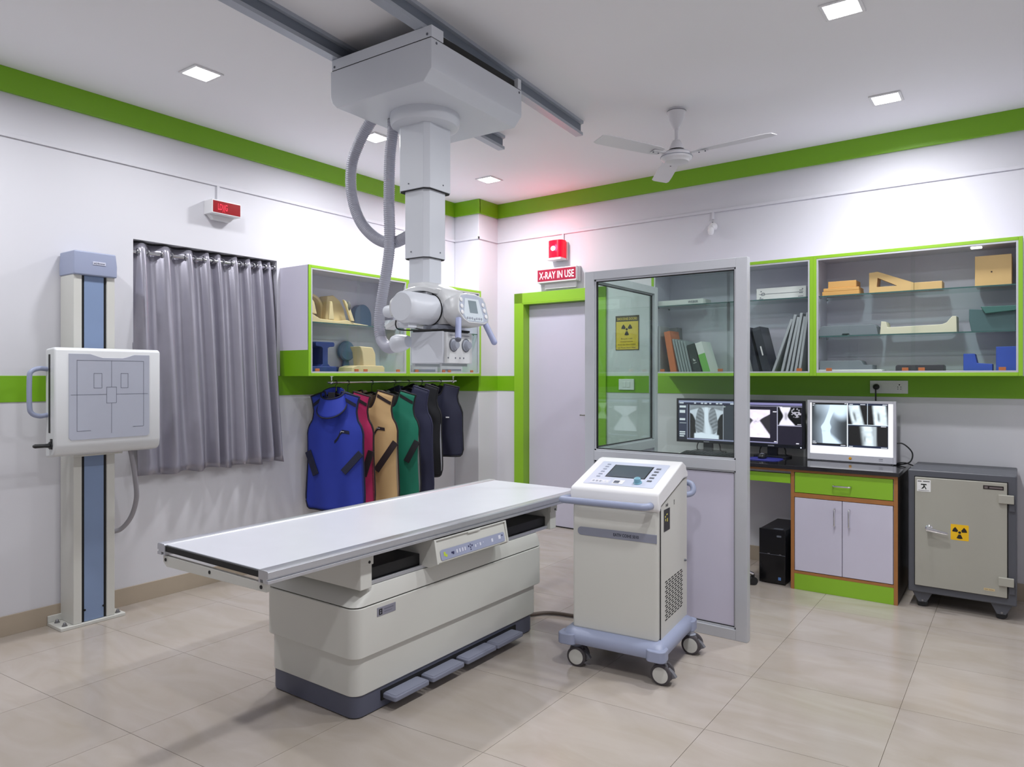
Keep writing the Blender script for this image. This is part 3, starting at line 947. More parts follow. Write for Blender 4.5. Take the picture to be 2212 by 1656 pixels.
g = G()
yy = -0.0608
g.box(0.018, 0.325, yy - 0.0004, yy, 0.042, 0.0445)
g.tube([(0.048 + 0.012 * math.cos(2 * PI * k / 12), yy, 0.043 + 0.010 * math.sin(2 * PI * k / 12)) for k in range(12)], 0.0015, 4, closed=True)
for a, b in ((0.30, 0.034), (0.312, 0.034), (0.312, 0.052), (0.300, 0.052), (0.316, 0.062), (0.025, 0.016), (0.03, 0.06)):
    g.box(a, a + 0.008, yy - 0.0004, yy, b, b + 0.006)
g.box(0.02, 0.05, yy - 0.0004, yy, 0.008, 0.011); g.box(0.29, 0.325, yy - 0.0004, yy, 0.012, 0.015)
g.obj('print', ink, t, smooth=False)

# ================================================================ hanging rail and lead aprons
RAIL_X, RAIL_Z = -4.18, 1.353
t = thing('hanging_rail', 'chrome hanging rail under the left wall cabinets', 'rail', (RAIL_X, 3.46, RAIL_Z))
G().cyl((0, 0, 0), (0, 1.47, 0.004), 0.0085, seg=12).obj('rail_tube', CHROME, t)
for y in (0.04, 1.43):
    G().cyl((0, y, 0), (0, y, 0.045), 0.006, seg=10).lathe([(0.014, 0), (0.014, 0.006)], (0, y, 0.041), seg=14).ball((0, y, 0), 0.015, 12).obj('rail_bracket', CHROME, t)

HANG = mat('hanger_black', (18, 18, 20), 0.45)
PIPING = mat('piping_black', (16, 16, 24), 0.7)

def apron(name, label, y, ang, wid, ztop, zhem, cloth, trim, lining, cat='apron', collar=False, pocket=True, straps=(), straight=False, neck=0.34, short=False, group='lead aprons', hlabel='', x=RAIL_X, yoke=True):
    """sleeveless apron on a hanger; local x spans the shoulders, front is -y"""
    H = ztop - zhem
    t = thing(name, label, cat, (x, y, zhem), math.radians(ang), group)
    def wfun(s):                    # half width against height fraction
        pts = [(0, 1.02), (0.06, 1.03), (0.4, 0.98), (0.55, 0.98), (0.66, 0.99), (0.72, 0.93), (0.78, 0.80), (0.86, 0.755), (0.94, 0.80), (1.0, 0.86)]
        if straight:
            pts = [(0, 1.0), (0.3, 0.97), (0.6, 0.97), (0.68, 0.9), (0.76, 0.8), (0.86, 0.76), (1.0, 0.84)]
        for (a, b), (c, d) in zip(pts, pts[1:]):
            if a <= s <= c:
                q = (s - a) / (c - a)
                return wid * (b + (d - b) * q)
        return wid
    def sheet(front):
        def fn(a, b):
            s = 2 * a - 1
            e = abs(s)
            nk = neck
            if e < nk:
                q = e / nk
                dip = (0.15 if front else 0.045) * H * (1 - q ** 2.2)
                top = H - dip
            else:
                top = H - 0.10 * (e - nk) / (1 - nk) * 0.5 * H * 0.9
            low = 0.0
            if e > 0.86:
                q = (e - 0.86) / 0.14
                low = 0.055 * (1 - math.sqrt(max(0, 1 - q * q)))
            zz = low + (top - low) * b
            w = wfun(b)
            xx = s * w
            bul = (-0.045 if front else 0.03) * (1 - s * s) * (0.5 + 0.5 * min(1, (1 - b) * 3 + 0.25))
            wav = 0.010 * math.sin(s * 7 + b * 3) * (1 - b) * (1 if front else -0.6)
            return (xx, bul + wav + (0.0 if front else 0.02 * (1 - e)), zz)
        return fn
    fr = sheet(True)
    o = G().grid(fr, 33, 30).obj('front_panel', cloth, t, angle=180)
    m = o.modifiers.new('thickness', 'SOLIDIFY'); m.thickness = 0.008; m.offset = 0
    o2 = G().grid(sheet(False), 25, 14).obj('back_panel', lining, t, angle=180)
    m = o2.modifiers.new('thickness', 'SOLIDIFY'); m.thickness = 0.006; m.offset = 0
    N = 40
    loop = [fr(k / N, 0) for k in range(N + 1)] + [fr(1, k / N) for k in range(1, N + 1)] + [fr(1 - k / N, 1) for k in range(1, N + 1)] + [fr(0, 1 - k / N) for k in range(1, N)]
    G().tube([(p[0], p[1] - 0.001, p[2]) for p in loop], 0.0075, 6, closed=True).obj('edge_piping', trim, t)
    def on_front(a, b, off=0.007):
        p = fr(a, b)
        return Vector((p[0], p[1] - off, p[2]))
    def patch(nm, a0, a1, b0, b1, m_, off=0.007, tilt=0.0):
        G().grid(lambda a, b: on_front(a0 + (a1 - a0) * a, b0 + (b1 - b0) * b + tilt * a, off), 8, 3).obj(nm, m_, t, angle=180)
    if yoke:
        for a0, a1, tl in ((0.02, 0.32, 0.035), (0.68, 0.98, -0.035)):
            patch('shoulder_seam', a0, a1, 0.905 if tl > 0 else 0.94, 0.935 if tl > 0 else 0.97, trim, tilt=tl)
    if pocket:
        patch('pocket_trim', 0.55, 0.80, 0.655, 0.683, trim)
        patch('pocket_label', 0.66, 0.72, 0.666, 0.672, mat('label_pale', (190, 192, 200), 0.5), off=0.0085)
    for (a0, b0, a1, b1) in straps:
        p0, p1 = on_front(a0, b0, 0.016), on_front(a1, b1, 0.02)
        d = (p1 - p0)
        ax = d.normalized(); ay = Vector((0, -1, 0)); ay = (ay - ax * ay.dot(ax)).normalized(); az = ax.cross(ay)
        G().obox((p0 + p1) / 2, ax, ay, az, d.length / 2, 0.004, 0.026).obj('strap', trim if not isinstance(trim, tuple) else trim[0], t, bevel=0.002)
    if collar:
        pts = []
        g = G()
        def cf2(a, b):
            th = -PI * 0.98 + a * PI * 1.96 - PI / 2
            r = wid * (0.40 + 0.10 * (1 - b))
            droop = (0.5 + 0.5 * math.cos(th + PI / 2))
            return (r * math.cos(th) * 0.98, -0.035 + 0.055 * math.sin(th) - 0.03 * (1 - b) * droop, H - 0.045 + 0.075 * b - 0.15 * droop * (1 - b) - 0.085 * droop * b)
        o = g.grid(cf2, 40, 10).obj('throat_collar', cloth, t, angle=180)
        m = o.modifiers.new('thickness', 'SOLIDIFY'); m.thickness = 0.006
        G().tube([cf2(k / 60, 0) for k in range(61)], 0.006, 6).tube([cf2(k / 60, 1) for k in range(61)], 0.006, 6).obj('collar_piping', trim, t)
        G().box(-0.01, 0.045, -0.085, -0.075, H - 0.10, H - 0.005).obj('collar_strap', PIPING, t, bevel=0.003)
    # hanger
    hz = RAIL_Z - ztop
    h = thing('coat_hanger', hlabel, 'hanger', (x, y, ztop), math.radians(ang), 'black coat hangers')
    hook = [(0.0, 0.004, -0.03), (0, 0.004, hz - 0.022)] + [(0.016 * math.sin(q) + 0.0, 0.004, hz - 0.003 - 0.0165 * math.cos(q)) for q in [PI * k / 8 for k in range(0, 13)]]
    G().tube(hook, 0.0025, 6).obj('hook', HANG, h)
    w = wid * 0.80
    G().tube([(-w, 0.004, -0.06), (-w * 0.5, 0.004, -0.035), (0, 0.004, -0.018), (w * 0.5, 0.004, -0.035), (w, 0.004, -0.06)], 0.008, 8).obj('hanger_bar', HANG, h)
    return t

BLUEC = mat('apron_blue', (34, 54, 160), 0.7, var=0.06, scale=10, bump=0.05, bscale=300)
PINKC = mat('apron_crimson', (178, 32, 88), 0.7, var=0.05)
BEIGC = mat('apron_beige', (196, 164, 116), 0.7, var=0.05)
GREENC = mat('apron_green', (16, 116, 92), 0.7, var=0.05)
NAVYC = mat('apron_navy', (38, 40, 68), 0.7, var=0.05)
NAVYV = mat('vest_navy', (28, 30, 54), 0.72, var=0.05)
LINB = mat('lining_blue', (30, 44, 120), 0.8)
LINT = mat('lining_taupe', (150, 132, 112), 0.8)
BTRIM = mat('trim_brown_black', (34, 20, 24), 0.7)
BLTRIM = mat('trim_blue_black', (14, 18, 48), 0.7)
apron('lead_apron', 'royal blue lead apron with throat collar, nearest on the rail', 3.535, 18, 0.24, 1.285, 0.40, BLUEC, BLTRIM, LINB, collar=True, straps=((0.02, 0.50, 0.22, 0.30), (0.98, 0.50, 0.72, 0.33)), hlabel='black hanger holding the blue apron')
apron('lead_apron', 'crimson lead apron squeezed behind the blue one', 3.655, 18, 0.225, 1.285, 0.41, PINKC, BTRIM, mat('lining_floral', (120, 40, 60), 0.8, var=0.6, scale=60), straps=((0.98, 0.50, 0.86, 0.28),), hlabel='black hanger holding the crimson apron')
apron('lead_apron', 'beige lead apron with brown piping in the middle of the rail', 3.90, 18, 0.232, 1.290, 0.40, BEIGC, BTRIM, LINT, straps=((0.98, 0.56, 0.66, 0.30),), hlabel='black hanger holding the beige apron')
apron('lead_apron', 'emerald green lead apron beside the beige one', 4.15, 18, 0.228, 1.285, 0.42, GREENC, PIPING, mat('lining_grey', (120, 126, 126), 0.8), pocket=False, straps=((0.98, 0.54, 0.80, 0.34),), hlabel='black hanger holding the green apron')
apron('lead_apron', 'long dark navy lead apron behind the green one', 4.31, 18, 0.225, 1.32, 0.40, NAVYC, NAVYC, NAVYC, pocket=False, yoke=False, hlabel='black hanger holding the long navy apron')
apron('lead_apron', 'black lead apron with a pale inner edge, second from the right end', 4.47, 18, 0.19, 1.335, 0.55, mat('apron_black', (18, 19, 26), 0.7), PIPING, mat('lining_pale', (170, 172, 180), 0.8), pocket=False, yoke=False, hlabel='black hanger holding the black apron')
v = apron('lead_vest', 'short dark navy lead vest hanging last on the rail', 4.71, 22, 0.215, 1.33, 0.70, NAVYV, PIPING, NAVYV, cat='vest', pocket=False, straight=True, neck=0.30, yoke=False, hlabel='black hanger holding the navy vest')
G().box(-0.004, 0.004, -0.052, -0.044, 0.02, 0.46).obj('front_seam', PIPING, v, bevel=0.002)
G().prism([(-0.055, 0.47), (-0.02, 0.47), (-0.02, 0.53), (-0.06, 0.52)], -0.03, -0.026, 'y').obj('neck_label', PAPER, v, smooth=False)
G().box(0.075, 0.105, -0.056, -0.052, 0.335, 0.345).obj('chest_label', PAPER, v, smooth=False)

# ================================================================ X-ray table
TXC, TYC = -2.468, 2.61
t = thing('x_ray_table', 'long white X-ray table with aluminium rails and grey plinth', 'table', (TXC, TYC, 0))
pl = G().prism(rrect(-0.277, 0.277, -0.655, 0.635, 0.045, 5), 0.004, 0.094).obj('plinth', SLATE, t, bevel=0.004)
G().prism(rrect(-0.265, 0.265, -0.64, 0.62, 0.04, 4), 0.0, 0.006).obj('plinth_foot', DARK, pl, smooth=False)
G().prism(rrect(-0.283, 0.283, -0.66, 0.665, 0.05, 6), 0.094, 0.252).obj('lower_body', W_EQ, t, bevel=0.004)
G().prism(rrect(-0.298, 0.298, -0.675, 0.70, 0.05, 6), 0.252, 0.457).obj('upper_body', W_EQ, t, bevel=0.005)
G().prism(rrect(-0.29, 0.29, -0.667, 0.692, 0.05, 6), 0.457, 0.462).obj('seam', DARK, t, smooth=False)
g = G()
def rl(x0, x1, y0, y1, r, z): return [(x, y, z) for x, y in rrect(x0, x1, y0, y1, r, 5)]
g.loft([rl(-0.298, 0.298, -0.675, 0.70, 0.05, 0.462), rl(-0.296, 0.296, -0.64, 0.69, 0.045, 0.49), rl(-0.292, 0.292, -0.60, 0.68, 0.04, 0.515), rl(-0.285, 0.285, -0.595, 0.675, 0.04, 0.534)])
g.obj('body_cap', W_EQ, t, bevel=0.002)
lb = G().prism([(-0.555, 0.402), (-0.448, 0.402), (-0.448, 0.438), (-0.555, 0.438)], 0.2975, 0.3, 'x').obj('maker_plate', mat('plate_grey', (146, 146, 160), 0.4, metal=0.3), t, bevel=0.001)
g = G()
X1 = 0.3006
for a, b, c, d in ((-0.545, -0.540, 0.410, 0.428), (-0.532, -0.527, 0.410, 0.428), (-0.545, -0.527, 0.427, 0.431), (-0.545, -0.527, 0.407, 0.411), (-0.541, -0.531, 0.418, 0.421)):
    g.box(X1 - 0.0006, X1, a, b, c, d)
g.obj('plate_emblem', DARK, lb, smooth=False)
G().box(X1 - 0.0006, X1, -0.515, -0.462, 0.424, 0.428).box(X1 - 0.0006, X1, -0.515, -0.470, 0.413, 0.416).obj('plate_lines', mat('line_grey', (110, 110, 124), 0.5), lb, smooth=False)
# foot pedals
for y0, y1 in ((-0.505, -0.292), (-0.272, -0.05), (-0.03, 0.2), (0.205, 0.43)):
    pd = G().prism(rrect(0.272, 0.355, y0, y1, 0.012, 3), 0.042, 0.064).obj('foot_pedal', mat('pedal_grey', (128, 132, 150), 0.5), t, bevel=0.006, seg=3)
    G().box(0.28, 0.345, y0 + 0.012, y1 - 0.012, 0.0635, 0.0655).obj('pedal_tread', mat('pedal_tread', (138, 142, 160), 0.6), pd, bevel=0.001)
G().box(0.270, 0.282, -0.515, 0.46, 0.036, 0.078).obj('pedal_recess', DARK, t, smooth=False)
# carriers between body and top
ZT_ = 0.722
for y0, y1 in ((-0.645, -0.582), (0.775, 0.835)):
    bl = G().box(-0.29, 0.298, y0, y1, 0.53, 0.668).obj('cross_beam', W_EQ, t, bevel=0.004)
    G().box(0.285, 0.303, y0 - 0.004, y1 + 0.004, 0.628, 0.669).obj('beam_cap', W_EQ, bl, bevel=0.002)
    G().lathe([(0.006, 0), (0.006, 0.002)], (0.303, (y0 + y1) / 2 + 0.012, 0.64), (1, 0, 0), 10).obj('screw', DARK, bl)
G().box(-0.26, 0.262, -0.58, 0.775, 0.534, 0.60).obj('mechanism_box', BLACKP, t, bevel=0.002)
for x in (0.275, -0.275):
    G().box(x - 0.006, x + 0.006, -0.58, 0.772, 0.536, 0.552).obj('guide_rail', ALU, t, bevel=0.001)
# table top
YA, YB = -1.112, 1.088
XA, XB = -0.385, 0.352
tp = G().box(XA + 0.045, XB - 0.045, YA + 0.008, YB - 0.004, 0.70, ZT_ - 0.002).obj('table_top', mat('top_white', (216, 218, 226), 0.28), t, bevel=0.002)
G().box(XA + 0.04, XB - 0.04, YA, YA + 0.01, 0.694, ZT_ - 0.006).obj('end_strip', DARK, tp, smooth=False)
def rail(x0, sgn):
    # extruded profile with a side groove; x0 is the outer face
    q = [(0, 0), (0, 0.012), (0.008, 0.012), (0.008, 0.019), (0, 0.019), (0, 0.041), (0.006, 0.046), (0.050, 0.046), (0.056, 0.042), (0.056, 0.0), (0.046, 0.0), (0.046, 0.012), (0.03, 0.012), (0.03, 0.0)]
    pts = [(x0 - sgn * a, 0.678 + b) for a, b in q]
    return G().prism(pts, YA - 0.004, YB + 0.002, 'y')
for x0, sgn in ((XB, 1), (XA, -1)):
    r_ = rail(x0, sgn).obj('side_rail', ALU, t, bevel=0.001)
    G().box(min(x0 - sgn * 0.009, x0 - sgn * 0.012), max(x0 - sgn * 0.009, x0 - sgn * 0.012), YA, YB, 0.689, 0.698).obj('rail_groove', GREYD, r_, smooth=False)
for yy, s in ((YA + 0.004, -1), (YB - 0.02, 1)):
    eb = G().prism([(XA + 0.03, 0.676), (XB - 0.02, 0.676), (XB - 0.02, 0.645), (XA + 0.055, 0.632), (XA + 0.03, 0.65)], yy, yy + 0.016, 'y').obj('end_bar', W_EQ, t, bevel=0.002)
    for x in (XA + 0.05, -0.02, XB - 0.05):
        G().lathe([(0.007, 0), (0.007, 0.002)], (x, yy if s < 0 else yy + 0.016, 0.66), (0, s, 0), 10).obj('screw', DARK, eb)
# tray console under the front edge
c0, c1 = -0.262, 0.275
cs = G()
def cl(x, z0, z1, y0, y1): return [(x, y0, z0), (x, y1, z0), (x, y1, z1), (x, y0, z1)]
# side cheeks, floor and sloping front
prof = [(0.12, 0.56), (0.325, 0.548), (0.368, 0.568), (0.345, 0.668), (0.335, 0.668), (0.33, 0.628), (0.12, 0.62)]
cs.prism([(x, z) for x, z in prof], c0 + 0.012, c1 - 0.012, 'y')
con = cs.obj('control_console', W_EQ, t, bevel=0.003)
for y in (c0, c1 - 0.012):
    G().prism([(0.10, 0.555), (0.325, 0.545), (0.372, 0.566), (0.352, 0.672), (0.10, 0.672)], y, y + 0.012, 'y').obj('console_cheek', W_EQ, con, bevel=0.002)
G().tube([(0.35, c0 + 0.01, 0.668), (0.35, c1 - 0.006, 0.668)], 0.004, 8).box(0.342, 0.356, -0.03, 0.06, 0.662, 0.668).obj('tray_edge', W_EQ, con)
# printed strip on the sloping face
nrm = Vector((0.1, 0, 0.023)).normalized()
up = Vector((-0.023, 0, 0.1)).normalized()
org = Vector((0.3625, 0, 0.598)) + nrm * 0.0012
def fpt(y, h, off=0.0): return org + up * h + Vector((0, y, 0)) + nrm * off
q = rrect(c0 + 0.03, c1 - 0.028, -0.023, 0.023, 0.01, 3)
st = G().flat([fpt(y, h) for y, h in q]).obj('key_strip', mat('key_strip', (158, 164, 190), 0.4), con, smooth=False)
def keys(lst, m, nm):
    g = G()
    for (y, h, w, hh) in lst:
        g.flat([fpt(y + a * w, h + b * hh, 0.0008) for a, b in ((-.5, -.5), (.5, -.5), (.5, .5), (-.5, .5))])
    g.obj(nm, m, st, smooth=False)
keys([(-0.205, 0.003, 0.012, 0.018), (-0.195, -0.005, 0.012, 0.012)], mat('key_lime', (196, 216, 70), 0.5), 'lime_key')
keys([(-0.15, 0.0, 0.02, 0.008), (-0.147, -0.005, 0.01, 0.008), (-0.035, 0.005, 0.008, 0.008), (-0.022, 0.011, 0.006, 0.007), (-0.022, -0.002, 0.007, 0.007), (-0.010, 0.005, 0.008, 0.008), (-0.022, -0.012, 0.007, 0.006), (0.228, 0.009, 0.009, 0.006)], mat('key_navy', (52, 54, 92), 0.5), 'navy_key')
keys([(-0.12, 0.0, 0.009, 0.016), (-0.10, 0.0, 0.009, 0.016), (-0.08, 0.0, 0.009, 0.016), (-0.062, 0.0, 0.008, 0.016), (0.015, -0.002, 0.009, 0.012), (0.032, 0.004, 0.004, 0.005), (0.052, 0.0, 0.010, 0.014), (0.075, 0.004, 0.004, 0.005), (0.145, 0.0, 0.014, 0.016), (0.205, 0.004, 0.018, 0.018)], mat('key_white', (220, 222, 236), 0.5), 'white_key')

# cable on the floor from table to the cart
tag(G().tube(spline([(-2.33, 3.40, 0.012), (-2.25, 3.50, 0.012), (-2.1, 3.54, 0.012), (-1.9, 3.56, 0.012), (-1.7, 3.50, 0.012)], 8), 0.011, 10).obj('floor_cable', mat('cable_brown', (92, 80, 72), 0.5)), 'dark cable lying on the floor between table and cart', 'cable')

# ================================================================ ceiling-suspended X-ray tube
for (x0, y0, x1, y1, lab) in ((-2.215, 2.4, -2.352, 4.02, 'right ceiling rail of the tube suspension, ending near the fan'),
                              (-2.775, 2.4, -2.935, 3.95, 'left ceiling rail of the tube suspension, behind the carriage')):
    dx, dy = x1 - x0, y1 - y0
    L = math.hypot(dx, dy)
    t = thing('ceiling_rail', lab, 'rail', (x1, y1, CEIL), math.atan2(dy, dx) - PI / 2, 'tube suspension rails')
    q = [(-0.026, -0.095), (0.026, -0.095), (0.026, -0.075), (0.010, -0.070), (0.010, -0.022), (0.03, -0.018), (0.03, 0), (-0.03, 0), (-0.03, -0.018), (-0.010, -0.022), (-0.010, -0.070), (-0.026, -0.075)]
    G().prism(q, -5.0, 0.0, 'y').obj('rail_profile', mat('rail_grey', (176, 182, 192), 0.4, metal=0.3), t, bevel=0.001)
    G().box(0.009, 0.012, -4.99, -0.004, -0.070, -0.022).box(-0.012, -0.009, -4.99, -0.004, -0.07, -0.022).obj('rail_web', mat('rail_web', (120, 128, 140), 0.4, metal=0.3), t, smooth=False)
    G().box(-0.008, 0.008, -0.0005, 0.003, -0.085, -0.03).obj('end_stop', BLACKP, t, bevel=0.001)

AX, AY = -2.474, 2.676
UNIT = mat('unit_white', (216, 220, 228), 0.36, var=0.012)
t = thing('x_ray_tube_unit', 'white ceiling-hung X-ray tube on a telescopic column with hoses', 'X-ray unit', (AX, AY, 0), math.radians(1.5))
# carriage (profile across x, along y)
q = [(-0.328, 2.912), (-0.328, 2.785), (-0.315, 2.752), (-0.285, 2.724), (0.285, 2.724), (0.33, 2.775), (0.33, 2.912)]
cg = G().prism(q, -0.335, 0.395, 'y').obj('carriage', UNIT, t, bevel=0.004)
G().box(-0.318, 0.326, -0.333, 0.39, 2.9125, 2.915).obj('carriage_seam', DARK, cg, smooth=False)
for ya, yb, yc, yd in ((-0.333, -0.31, -0.333, -0.25), (0.36, 0.39, 0.3, 0.39)):
    G().prism([(-0.32, ya), (0.33, ya), (0.33, yb)] + ([(0.33, yd), (0.318, yd), (0.318, yb)] if yd < 0 else []) + [(-0.32, yb)], 2.915, 2.968).obj('carriage_plate', UNIT, t, bevel=0.002)
G().box(-0.29, 0.312, -0.3, 0.35, 2.915, 2.955).obj('carriage_gap', DARK, cg, smooth=False)
for x, y, s in ((-0.30, -0.334, -1), (0.305, -0.334, -1)):
    G().lathe([(0.006, 0), (0.006, 0.002)], (x, y, 2.93), (0, -1, 0), 8).obj('screw', GREYD, cg)
for y in (-0.30, 0.37):
    G().lathe([(0.006, 0), (0.006, 0.002)], (0.33, y, 2.895), (1, 0, 0), 8).obj('screw', GREYD, cg)
G().lathe([(0.176, 2.724), (0.178, 2.70), (0.176, 2.678), (0.168, 2.664), (0.15, 2.658), (0.10, 2.655)], seg=48).obj('column_collar', UNIT, t)
def oct_(w, c): 
    return [(w - c, -w), (w, -w + c), (w, w - c), (w - c, w), (-w + c, w), (-w, w - c), (-w, -w + c), (-w + c, -w)]
for w, z0, z1 in ((0.102, 2.332, 2.66), (0.083, 1.994, 2.338), (0.069, 1.80, 2.0)):
    cs = G().prism(oct_(w, 0.024), z0, z1).obj('column_section', UNIT, t, bevel=0.002)
    if z0 > 1.9:
        G().prism(oct_(w - 0.004, 0.022), z0 - 0.002, z0 + 0.002).obj('section_shadow_gap', DARK, cs, smooth=False)
        for p, d in (((-0.02, -w, z0 + 0.03), (0, -1, 0)), ((w, 0.02, z0 + 0.03), (1, 0, 0))):
            G().lathe([(0.004, 0), (0.004, 0.002)], p, d, 8).obj('screw', GREYD, cs)
# tube head: housing offset towards +x, tube along y
HX = 0.10
HZ = 1.727
def rnd(x0, x1, y0, y1, z, r): return [(x, y, z) for x, y in rrect(x0, x1, y0, y1, r, 5)]
g = G()
g.loft([rnd(-0.06, 0.185, -0.062, 0.13, 1.655, 0.03), rnd(-0.075, 0.20, -0.072, 0.145, 1.69, 0.04), rnd(-0.08, 0.20, -0.075, 0.15, 1.78, 0.05), rnd(-0.08, 0.18, -0.078, 0.14, 1.82, 0.05), rnd(-0.078, 0.12, -0.078, 0.11, 1.85, 0.05), rnd(-0.072, 0.08, -0.074, 0.08, 1.868, 0.04)])
g.obj('tube_housing', W_EQ2, t, angle=60)
# arched yoke arm reaching round the tube
g = G()
loops = []
for k in range(19):
    s = k / 18
    a = math.radians(60 + 140 * s)
    r0, r1 = 0.088, 0.112
    yc = -0.06 - 0.15 * min(1, s * 1.4)
    hw = 0.05 - 0.018 * s
    cxk, czk = HX + math.cos(a), HZ + math.sin(a)
    P = lambda r, y: (HX + r * math.cos(a) * 1.08, y, HZ + r * math.sin(a))
    loops.append([P(r0, yc - hw), P(r1 - 0.006, yc - hw), P(r1, yc - hw + 0.01), P(r1, yc + hw - 0.01), P(r1 - 0.006, yc + hw), P(r0, yc + hw)])
g.loft(loops).obj('yoke_arm', W_EQ2, t, angle=50)
# tube cylinder with end cap
tb = G().lathe([(0.066, 0.0), (0.075, 0.012), (0.076, 0.04), (0.076, 0.20), (0.078, 0.225), (0.078, 0.34), (0.07, 0.36)], (HX, -0.285, HZ), (0, 1, 0), 40).obj('tube_cylinder', UNIT, t)
G().lathe([(0.0795, 0.0), (0.0795, 0.006)], (HX, -0.083, HZ), (0, 1, 0), 40).obj('tube_gap_ring', DARK, tb)
G().box(HX - 0.03, HX + 0.02, -0.125, -0.085, HZ + 0.073, HZ + 0.084).obj('tube_bracket', W_EQ2, tb, bevel=0.002)
# cable horn to the left
hn = G().lathe([(0.028, 0), (0.032, 0.015), (0.031, 0.06), (0.03, 0.12)], (-0.135, -0.14, HZ - 0.002), (1, 0.0, 0.0), 24).obj('cable_horn', UNIT, t)
G().obox((-0.02, -0.19, HZ - 0.072), (1, 0, 0.35), (0, 1, 0), (-0.35, 0, 1), 0.05, 0.03, 0.012).obj('horn_bracket', W_EQ2, t, bevel=0.003)
# control head facing +x
g = G()
# outline of panel in (y,z), tilted back a little
panel = [(-0.098, 0.055), (-0.085, 0.075), (-0.03, 0.085), (0.05, 0.085), (0.105, 0.072), (0.122, 0.045), (0.128, -0.03), (0.118, -0.058), (0.085, -0.07), (-0.05, -0.07), (-0.085, -0.055), (-0.118, -0.015), (-0.112, 0.02)]
PC = Vector((0.29, 0.02, 1.725))
pn_u = Vector((0, 1, 0))
pn_v = Vector((-0.22, 0, 1)).normalized()
pn_n = pn_u.cross(pn_v).normalized()
def pp(y, z, off=0.0): return PC + pn_u * y + pn_v * z + pn_n * off
g.loft([[pp(y * 0.92, z * 0.9, -0.10) for y, z in panel], [pp(y * 1.0, z * 1.0, -0.05) for y, z in panel], [pp(y, z, -0.006) for y, z in panel], [pp(y * 0.96, z * 0.95, 0.0) for y, z in panel]])
ch = g.obj('control_head', W_EQ2, t, angle=50)
def ppoly(nm, pts, m, par, off=0.001): return G().flat([pp(y, z, off) for y, z in pts]).obj(nm, m, par, smooth=False)
top = [(y * 0.9, z * 0.88) for y, z in panel]
ppoly('panel_print', top, mat('panel_print', (172, 180, 198), 0.4), ch, 0.0008)
pf = ppoly('panel_field', [(-0.05, 0.055), (0.058, 0.055), (0.075, -0.028), (0.07, -0.058), (-0.06, -0.058), (-0.078, -0.028)], mat('panel_field', (206, 216, 224), 0.4), ch, 0.0016)
ppoly('panel_screen', [(-0.028, 0.045), (0.036, 0.045), (0.036, -0.018), (-0.028, -0.018)], mat('lcd_grey', (128, 142, 150), 0.15), pf, 0.0022)
for y, z in ((-0.088, 0.045), (-0.092, 0.012), (-0.096, -0.018), (0.095, 0.03), (0.1, 0.0), (0.105, -0.03)):
    G().lathe([(0.011, 0), (0.011, 0.003), (0.008, 0.0045)], pp(y * 0.93, z, 0.001), pn_n, 14).obj('panel_button', WHITEP, ch)
for k in range(7):
    G().lathe([(0.006, 0), (0.006, 0.002)], pp(-0.055 + 0.0185 * k, -0.045 - (0.004 if k == 3 else 0), 0.002), pn_n, 10).obj('panel_button', GREYP, ch)
# two grips
for (p0, p1) in (((0.285, -0.085, 1.675), (0.315, -0.125, 1.575)), ((0.285, 0.125, 1.668), (0.33, 0.145, 1.57))):
    gr = G().cyl(p0, p1, 0.0145, 0.0155, 14).obj('grip', mat('grip_lilac', (160, 168, 204), 0.4), t)
    G().ball(p1, 0.0155, 12).obj('grip_end', GREYD if p0[1] < 0 else mat('grip_lilac', (0, 0, 0)), gr)
# collimator box
cb = G().box(HX - 0.10, HX + 0.105, -0.105, 0.105, 1.462, 1.618).obj('collimator', UNIT, t, bevel=0.005)
cf = G().box(HX + 0.105, HX + 0.122, -0.098, 0.104, 1.462, 1.613).obj('collimator_front', W_EQ2, t, bevel=0.003)
for y in (-0.045, 0.052):
    kb = G().lathe([(0.028, 0), (0.028, 0.004), (0.022, 0.006), (0.02, 0.022), (0.017, 0.026)], (HX + 0.122, y, 1.552), (1, 0, 0), 24).obj('collimator_knob', GREYP, cf)
    G().ring((HX + 0.123, y, 1.552), (1, 0, 0), 0.032, 0.0018, 24, 6).obj('knob_scale', GREYD, cf)
G().lathe([(0.005, 0), (0.005, 0.002)], (HX + 0.122, 0.005, 1.598), (1, 0, 0), 10).obj('sensor', DARK, cf)
g = G()
for y in (-0.03, 0.005, 0.035, -0.085):
    g.box(HX + 0.122, HX + 0.1228, y - 0.004, y + 0.004, 1.485, 1.492)
g.box(HX + 0.122, HX + 0.1226, -0.075, -0.03, 1.598, 1.6005); g.box(HX + 0.122, HX + 0.1226, 0.02, 0.08, 1.598, 1.6005)
g.obj('collimator_print', ink, cf, smooth=False)
G().box(HX - 0.095, HX + 0.11, -0.098, 0.1, 1.618, 1.628).obj('collimator_gap', DARK, cb, smooth=False)
G().lathe([(0.085, 1.628), (0.085, 1.65), (0.07, 1.66)], (HX, 0.0, 0), seg=32).obj('rotation_plate', GREYP, t)
G().box(HX - 0.095, HX - 0.08, -0.1, 0.1, 1.448, 1.462).box(HX + 0.08, HX + 0.095, -0.1, 0.1, 1.448, 1.462).obj('accessory_rail', ALU, t, bevel=0.001)
